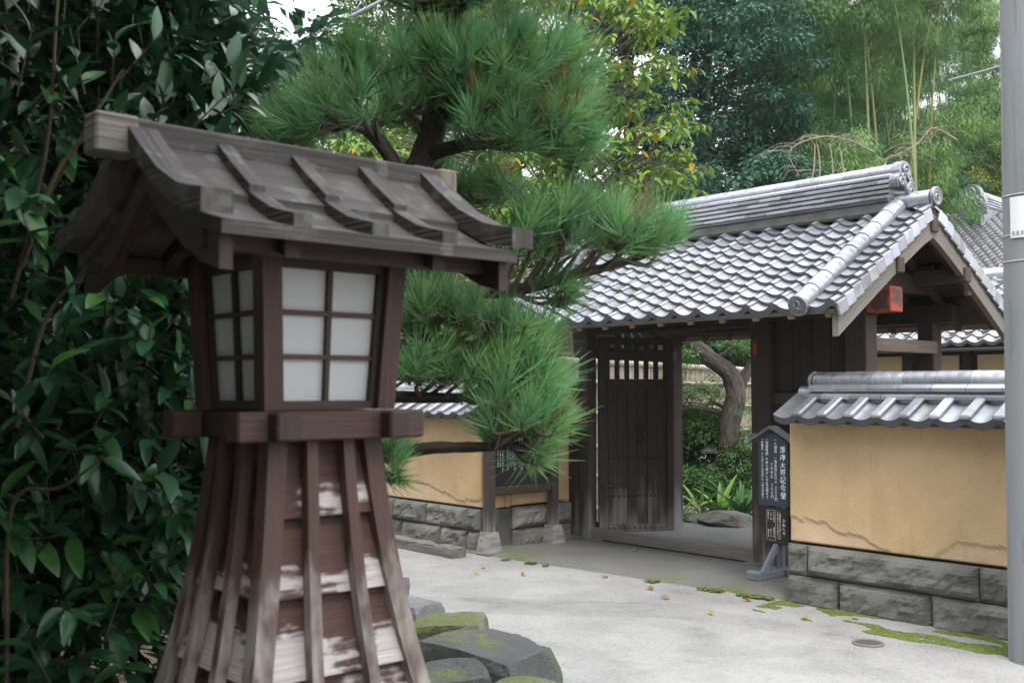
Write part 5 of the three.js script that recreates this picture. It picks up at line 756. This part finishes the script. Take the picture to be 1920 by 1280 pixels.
{
  const D = 4.25, P = (x, y, k = 0) => at(x, y, D + k), base = P(590, 1000); base.y = 0.12;
  const t = thing('pine_tree', 'layered pine with long green needles reaching over the road beside the wooden lantern', 'tree', [base.x, base.y, base.z]), lo = (v) => v.clone().sub(base), r = rng(91);
  const T1 = [V(0, -0.1, 0), lo(P(600, 960)), lo(P(625, 760)), lo(P(680, 560)), lo(P(745, 400)), lo(P(800, 280)), lo(P(830, 160)), lo(P(850, 20)), lo(P(860, -160))];
  part(t, 'trunk', roughen(tube(T1, [0.12, 0.1, 0.095, 0.085, 0.075, 0.066, 0.05, 0.04, 0.025], 12, 70), 0.012, 14, 2), BK.pine);
  const limbs = [
    { p: [[760, 370, 0], [735, 300, -0.1], [690, 245, -0.15], [610, 215, -0.15], [545, 220, 0]], w: 0.034, pads: [[560, 215, 80, 45, 0.25, 40], [640, 190, 110, 60, 0.3, 60], [540, 255, 70, 40, 0.25, 26]] },
    { p: [[805, 270, 0], [780, 230, 0.1], [720, 180, 0.1], [700, 130, 0.1]], w: 0.03, pads: [[700, 120, 120, 60, 0.3, 60], [760, 190, 90, 50, 0.28, 36]] },
    { p: [[820, 230, 0], [870, 190, -0.1], [940, 150, -0.15], [1010, 110, -0.1]], w: 0.032, pads: [[850, 120, 110, 60, 0.3, 56], [930, 170, 110, 60, 0.3, 60], [960, 90, 130, 60, 0.32, 70], [1040, 120, 70, 70, 0.28, 36]] },
    { p: [[800, 290, 0], [880, 270, -0.15], [960, 265, -0.25], [1060, 235, -0.25], [1100, 225, -0.2]], w: 0.032, pads: [[1000, 240, 100, 50, 0.3, 52], [1070, 210, 65, 80, 0.28, 50], [900, 235, 70, 36, 0.25, 26], [1080, 285, 50, 36, 0.2, 22]] },
    { p: [[770, 340, 0], [830, 350, 0.1], [890, 375, 0.15], [930, 370, 0.2]], w: 0.022, pads: [[880, 365, 70, 40, 0.25, 26], [830, 300, 50, 26, 0.22, 12], [940, 340, 60, 40, 0.25, 20]] },
    { p: [[700, 510, 0], [790, 540, -0.1], [880, 545, -0.15], [960, 545, -0.2], [1060, 520, -0.2], [1160, 495, -0.2], [1230, 470, -0.2]], w: 0.034, pads: [[1000, 430, 70, 45, 0.28, 34], [1090, 425, 90, 50, 0.3, 56], [1190, 435, 80, 40, 0.26, 44], [1045, 545, 45, 26, 0.18, 14], [1240, 440, 34, 28, 0.15, 14]] },
    { p: [[690, 540, 0], [770, 620, -0.1], [850, 640, -0.2], [930, 650, -0.25], [1010, 640, -0.25]], w: 0.028, pads: [[800, 575, 70, 36, 0.25, 32], [890, 585, 75, 40, 0.26, 36], [960, 620, 70, 45, 0.26, 34], [1010, 635, 40, 30, 0.2, 14]] },
    { p: [[640, 720, 0], [720, 740, -0.1], [800, 745, -0.2], [880, 745, -0.25], [980, 735, -0.3]], w: 0.03, pads: [[790, 690, 60, 36, 0.24, 26], [870, 700, 75, 40, 0.26, 34], [950, 690, 76, 45, 0.27, 40], [1010, 725, 42, 42, 0.2, 22]] },
    { p: [[620, 830, 0], [710, 855, -0.15], [800, 840, -0.25], [900, 838, -0.3], [970, 835, -0.35], [1030, 845, -0.35]], w: 0.032, pads: [[1020, 800, 46, 40, 0.22, 34], [970, 775, 60, 40, 0.25, 24], [940, 800, 60, 30, 0.22, 16], [1010, 850, 40, 22, 0.16, 14], [740, 845, 26, 24, 0.14, 8], [735, 890, 20, 20, 0.1, 5]] },
    { p: [[850, 20, 0], [900, -10, -0.1], [960, -25, -0.15], [1040, -40, -0.2]], w: 0.03, pads: [[760, -50, 140, 50, 0.35, 70], [900, -60, 140, 50, 0.35, 70], [1010, -60, 110, 50, 0.3, 40], [830, -10, 110, 24, 0.3, 26]] },
  ];
  const tufts = [[], [], []], cols = [[], [], []], twigs = [];
  for (const L of limbs) {
    const pts = L.p.map(([x, y, k]) => lo(P(x, y, k))); part(t, 'limb', roughen(tube(pts, [L.w, L.w * 0.75, L.w * 0.35], 8, 34), L.w * 0.14, 30, 7), BK.pine);
    const cv = new THREE.CatmullRomCurve3(pts), samples = cv.getPoints(30);
    for (const [px, py, rx, ry, rz, n] of L.pads) {
      const k0 = L.p[L.p.length - 2][2], c = lo(P(px, py, k0)), hubs = [];
      for (let h = 0; h < Math.max(2, n / 9); h++) { const s = onSphere(r), q = lo(P(px + s.x * rx * 0.6, py + ry * 0.45 + s.y * ry * 0.3, k0 + s.z * rz * 0.6)); let best = samples[0]; for (const sp of samples) if (sp.distanceTo(q) < best.distanceTo(q)) best = sp; const back = samples[Math.max(0, samples.indexOf(best) - 4)]; twigs.push(tube([back, back.clone().lerp(q, 0.5).add(V(rr(-0.03, 0.03, r), rr(-0.05, 0.01, r), rr(-0.03, 0.03, r))), q], [0.011, 0.008, 0.006], 5, 7)); hubs.push([q, back]); }
      for (let i = 0; i < n * 0.78; i++) {
        const s = onSphere(r), k = Math.pow(r(), 0.35), q = lo(P(px + s.x * rx * k, py + s.y * ry * k, k0 + s.z * rz * k)); let [hb, bk] = hubs[0]; for (const [x, y] of hubs) if (x.distanceTo(q) < hb.distanceTo(q)) { hb = x; bk = y; }
        const out = q.clone().sub(bk).normalize(), dir = out.multiplyScalar(0.8).add(V(rr(-0.6, 0.6, r), rr(0.1, 1.0, r), rr(-0.6, 0.6, r))).normalize();
        twigs.push(tube([hb, hb.clone().lerp(q, 0.6).add(V(0, -0.025, 0)), q], [0.006, 0.004, 0.0035], 4, 5));
        const v = Math.floor(r() * 3); tufts[v].push(M4(q, quatTo(dir, rr(0, 6.28, r)), rr(0.65, 1.3, r))); cols[v].push(r() < 0.025 ? tone(0.3, 0.19, 0.08, 0.2, r) : tone(0.17, 0.34, 0.14, 0.4, r));
      }
    }
  }
  part(t, 'twigs', mergeGeometries(twigs), BK.twig).userData.kind = 'stuff';
  const nm = leafMat(1, 1, 1, { roughness: 0.75, transmission: 0.35 }); tufts.forEach((l, i) => copies(t, 'needles', needleTuft(40 + i), nm, l, cols[i]));
}

// ---------------------------------------------------------------- glossy evergreen shrubs around the lantern
function glossyShrub(label, lobes, stems, count, seed) {
  const c0 = lobes[0].c, base = V(c0.x, 0.1, c0.z), r = rng(seed), s = thing('evergreen_shrub', label, 'shrub', [base.x, base.y, base.z]), lo = (v) => v.clone().sub(base), leaves = [], tw = [];
  const vol = lobes.map((l) => l.rx * l.ry + l.ry * l.rz), tot = vol.reduce((a, b) => a + b);
  lobes.forEach((l, li) => { for (let i = 0; i < count * vol[li] / tot / 7; i++) {
    const d = onSphere(r), k = Math.pow(r(), 0.28) * (0.82 + 0.36 * fbm(d.x * 2.3 + seed + li, d.y * 2.3, d.z * 2.3)), p = V(l.c.x + d.x * l.rx * k, Math.max(0.18, l.c.y + d.y * l.ry * k), l.c.z + d.z * l.rz * k);
    if (l.avoid && l.avoid(p)) continue;
    const dir = d.clone().multiply(V(1 / l.rx, 1 / l.ry, 1 / l.rz)).normalize().multiplyScalar(0.8).add(V(rr(-0.5, 0.5, r), rr(0, 0.9, r), rr(-0.5, 0.5, r))).normalize(), st = p.clone().addScaledVector(dir, -0.16);
    tw.push(tube([lo(st), lo(p), lo(p.clone().addScaledVector(dir, 0.05))], [0.004, 0.0025], 3, 2));
    const ph = rr(0, 6.28, r); for (let m = 0; m < 7; m++) { const a = ph + m * 2.4, side = V().crossVectors(dir, V(Math.sin(a * 1.7), Math.cos(a), Math.sin(a))).normalize(), t = m / 7, q = p.clone().addScaledVector(dir, -0.13 + 0.2 * t), ld = side.multiplyScalar(1.0 - 0.45 * t).addScaledVector(dir, 0.35 + 0.6 * t).add(V(0, -0.12, 0)).normalize(); leaves.push([q, quatUp(ld, V(rr(-0.3, 0.3, r), 1, rr(-0.3, 0.3, r)).addScaledVector(dir, 0.5).normalize()), rr(0.75, 1.3, r)]); }
  } });
  stems.forEach((pts) => part(s, 'stem', tube(pts.map(lo), [0.009, 0.007, 0.004], 6, 20), BK.shrub)); part(s, 'twigs', mergeGeometries(tw), BK.twig).userData.kind = 'stuff';
  const gloss = (R, G, B) => std({ color: col(R, G, B), roughness: 0.34, side: THREE.DoubleSide }), g = [leafGeo(0.125, 0.05, 0.3, 0.025, 4), leafGeo(0.1, 0.046, 0.5, 0.035, 4), leafGeo(0.14, 0.05, 0.25, 0.012, 4)], lm = [[0.026, 0.085, 0.026], [0.02, 0.07, 0.028], [0.045, 0.13, 0.028], [0.022, 0.075, 0.034]].map((c) => gloss(...c)), wm = gloss(1, 1, 1);
  leaves.forEach((L) => { const v = L[0].clone().sub(CAM), z = v.dot(fwd), x = v.dot(rgt) / z, y = v.dot(upv) / z; L[3] = z > 0.5 && Math.abs(x) < 0.5 && Math.abs(y) < 0.34 ? L[2] / z : 0; }); leaves.sort((a, b) => b[3] - a[3]);
  leaves.slice(0, 300).forEach(([q, k, sc]) => { const p = lo(q), m = part(s, 'leaf', pick(g, r), pick(lm, r), [p.x, p.y, p.z]); m.quaternion.copy(k); m.scale.setScalar(sc); });
  for (let v = 0; v < 3; v++) { const l = leaves.slice(300).filter((_, i) => i % 3 === v); copies(s, 'foliage', g[v], wm, l.map(([q, k, sc]) => M4(lo(q), k, sc)), l.map(() => tone(0.025, 0.08, 0.028, 0.45, r))); }
}
const L0 = V(4.19, 1.4, 6.27), clearOf = (p) => { const d = p.clone().sub(L0), w = p.y > 1.86 ? 0.5 : 0.34; return (Math.abs(d.x) < w && Math.abs(d.z) < (p.y > 1.86 ? 0.62 : 0.36) && p.y < 2.22) || p.distanceTo(CAM) < 1.3; };
const lobe = (X, F, y, rx, ry, rz) => ({ c: cam2(X, F, y), rx, ry, rz, avoid: clearOf });
glossyShrub('tall glossy dark green evergreen shrub crowding behind the wooden lantern', [lobe(-1.75, 3.9, 1.9, 0.85, 1.35, 0.8), lobe(-1.42, 4.2, 2.5, 0.42, 0.75, 0.45), lobe(-1.55, 4.0, 0.8, 0.7, 0.8, 0.7), lobe(-2.4, 3.2, 1.6, 0.8, 1.7, 0.8), lobe(-1.75, 4.4, 3.2, 0.5, 0.5, 0.5)],
  [[at(20, 560, 3.4), at(60, 400, 3.35), at(90, 250, 3.3), at(105, 30, 3.3), at(115, -90, 3.3)], [at(60, 420, 3.4), at(150, 260, 3.3), at(230, 130, 3.3)], [at(30, 800, 3.2), at(90, 590, 3.2), at(180, 480, 3.1), at(205, 420, 3.1)], [at(40, 500, 3.3), at(120, 300, 3.25), at(240, 190, 3.2)], [at(10, 1280, 3.3), at(30, 930, 3.2), at(110, 915, 3.1), at(190, 860, 3.0)]], 19000, 1001);
glossyShrub('glossy evergreen shrub out of view on the bank, keeping light off the lantern side', [lobe(-1.9, 1.5, 1.7, 0.8, 1.9, 0.75), lobe(-2.0, 2.3, 3.2, 0.8, 0.7, 0.7), lobe(-1.6, 0.3, 1.8, 0.7, 1.9, 0.7)], [[cam2(-2.2, 1.5, 0.1), cam2(-2.1, 1.6, 1.2), cam2(-2.2, 1.5, 2.6)]], 11000, 1002);  // wholly outside the frame; placed to block sky light from the left
tierTree('evergreen_tree', 'broad evergreen tree out of view, shading the bank and the lantern', -3.3, 0.4, 7.2, 3.0, EVd, 120, { boughs: 90, low: 0.47, per: 30 });  // outside the frame; crown placed to darken the left side of the lantern
tierTree('evergreen_tree', 'tall evergreen tree out of view behind the camera, added to shade the lantern', -2.2, -4.2, 8.5, 3.4, EVd, 122, { boughs: 90, low: 0.1, per: 30 });  // added behind the camera to cut sky light on lantern and shrubs
tierTree('evergreen_tree', 'evergreen tree standing at the back of the bank', -3.7, 7.6, 7.0, 1.7, EVd, 121, { boughs: 60, low: 0.08 });
{ // leaf litter under the shrubs
  const g = leafGeo(0.09, 0.04, 0.4, 0.015, 3), r = rng(55), ms = [], cs = []; for (let i = 0; i < 2600; i++) { const x = rr(1.5, 5.4, r), z = rr(4.2, 8.6, r); if (z - bankLine(x) < 0.25) continue; ms.push(M4(V(x, bankH(x, z) + rr(0.004, 0.03, r), z), new THREE.Quaternion().setFromEuler(new THREE.Euler(rr(-0.4, 0.4, r), rr(0, 6.28, r), rr(-0.4, 0.4, r))), rr(0.6, 1.2, r))); cs.push(tone(0.2, 0.12, 0.06, 0.4, r)); }
  tag(copies(scene, 'leaf_litter', g, std({ color: col(1, 1, 1), roughness: 0.9, side: THREE.DoubleSide }), ms, cs), 'brown leaf litter under the shrubs on the bank', 'leaf litter', null, 'stuff');
}
scene.fog = new THREE.FogExp2(0xd6e4ea, 0.0004); // damp air under the trees
renderer.render(scene, camera);
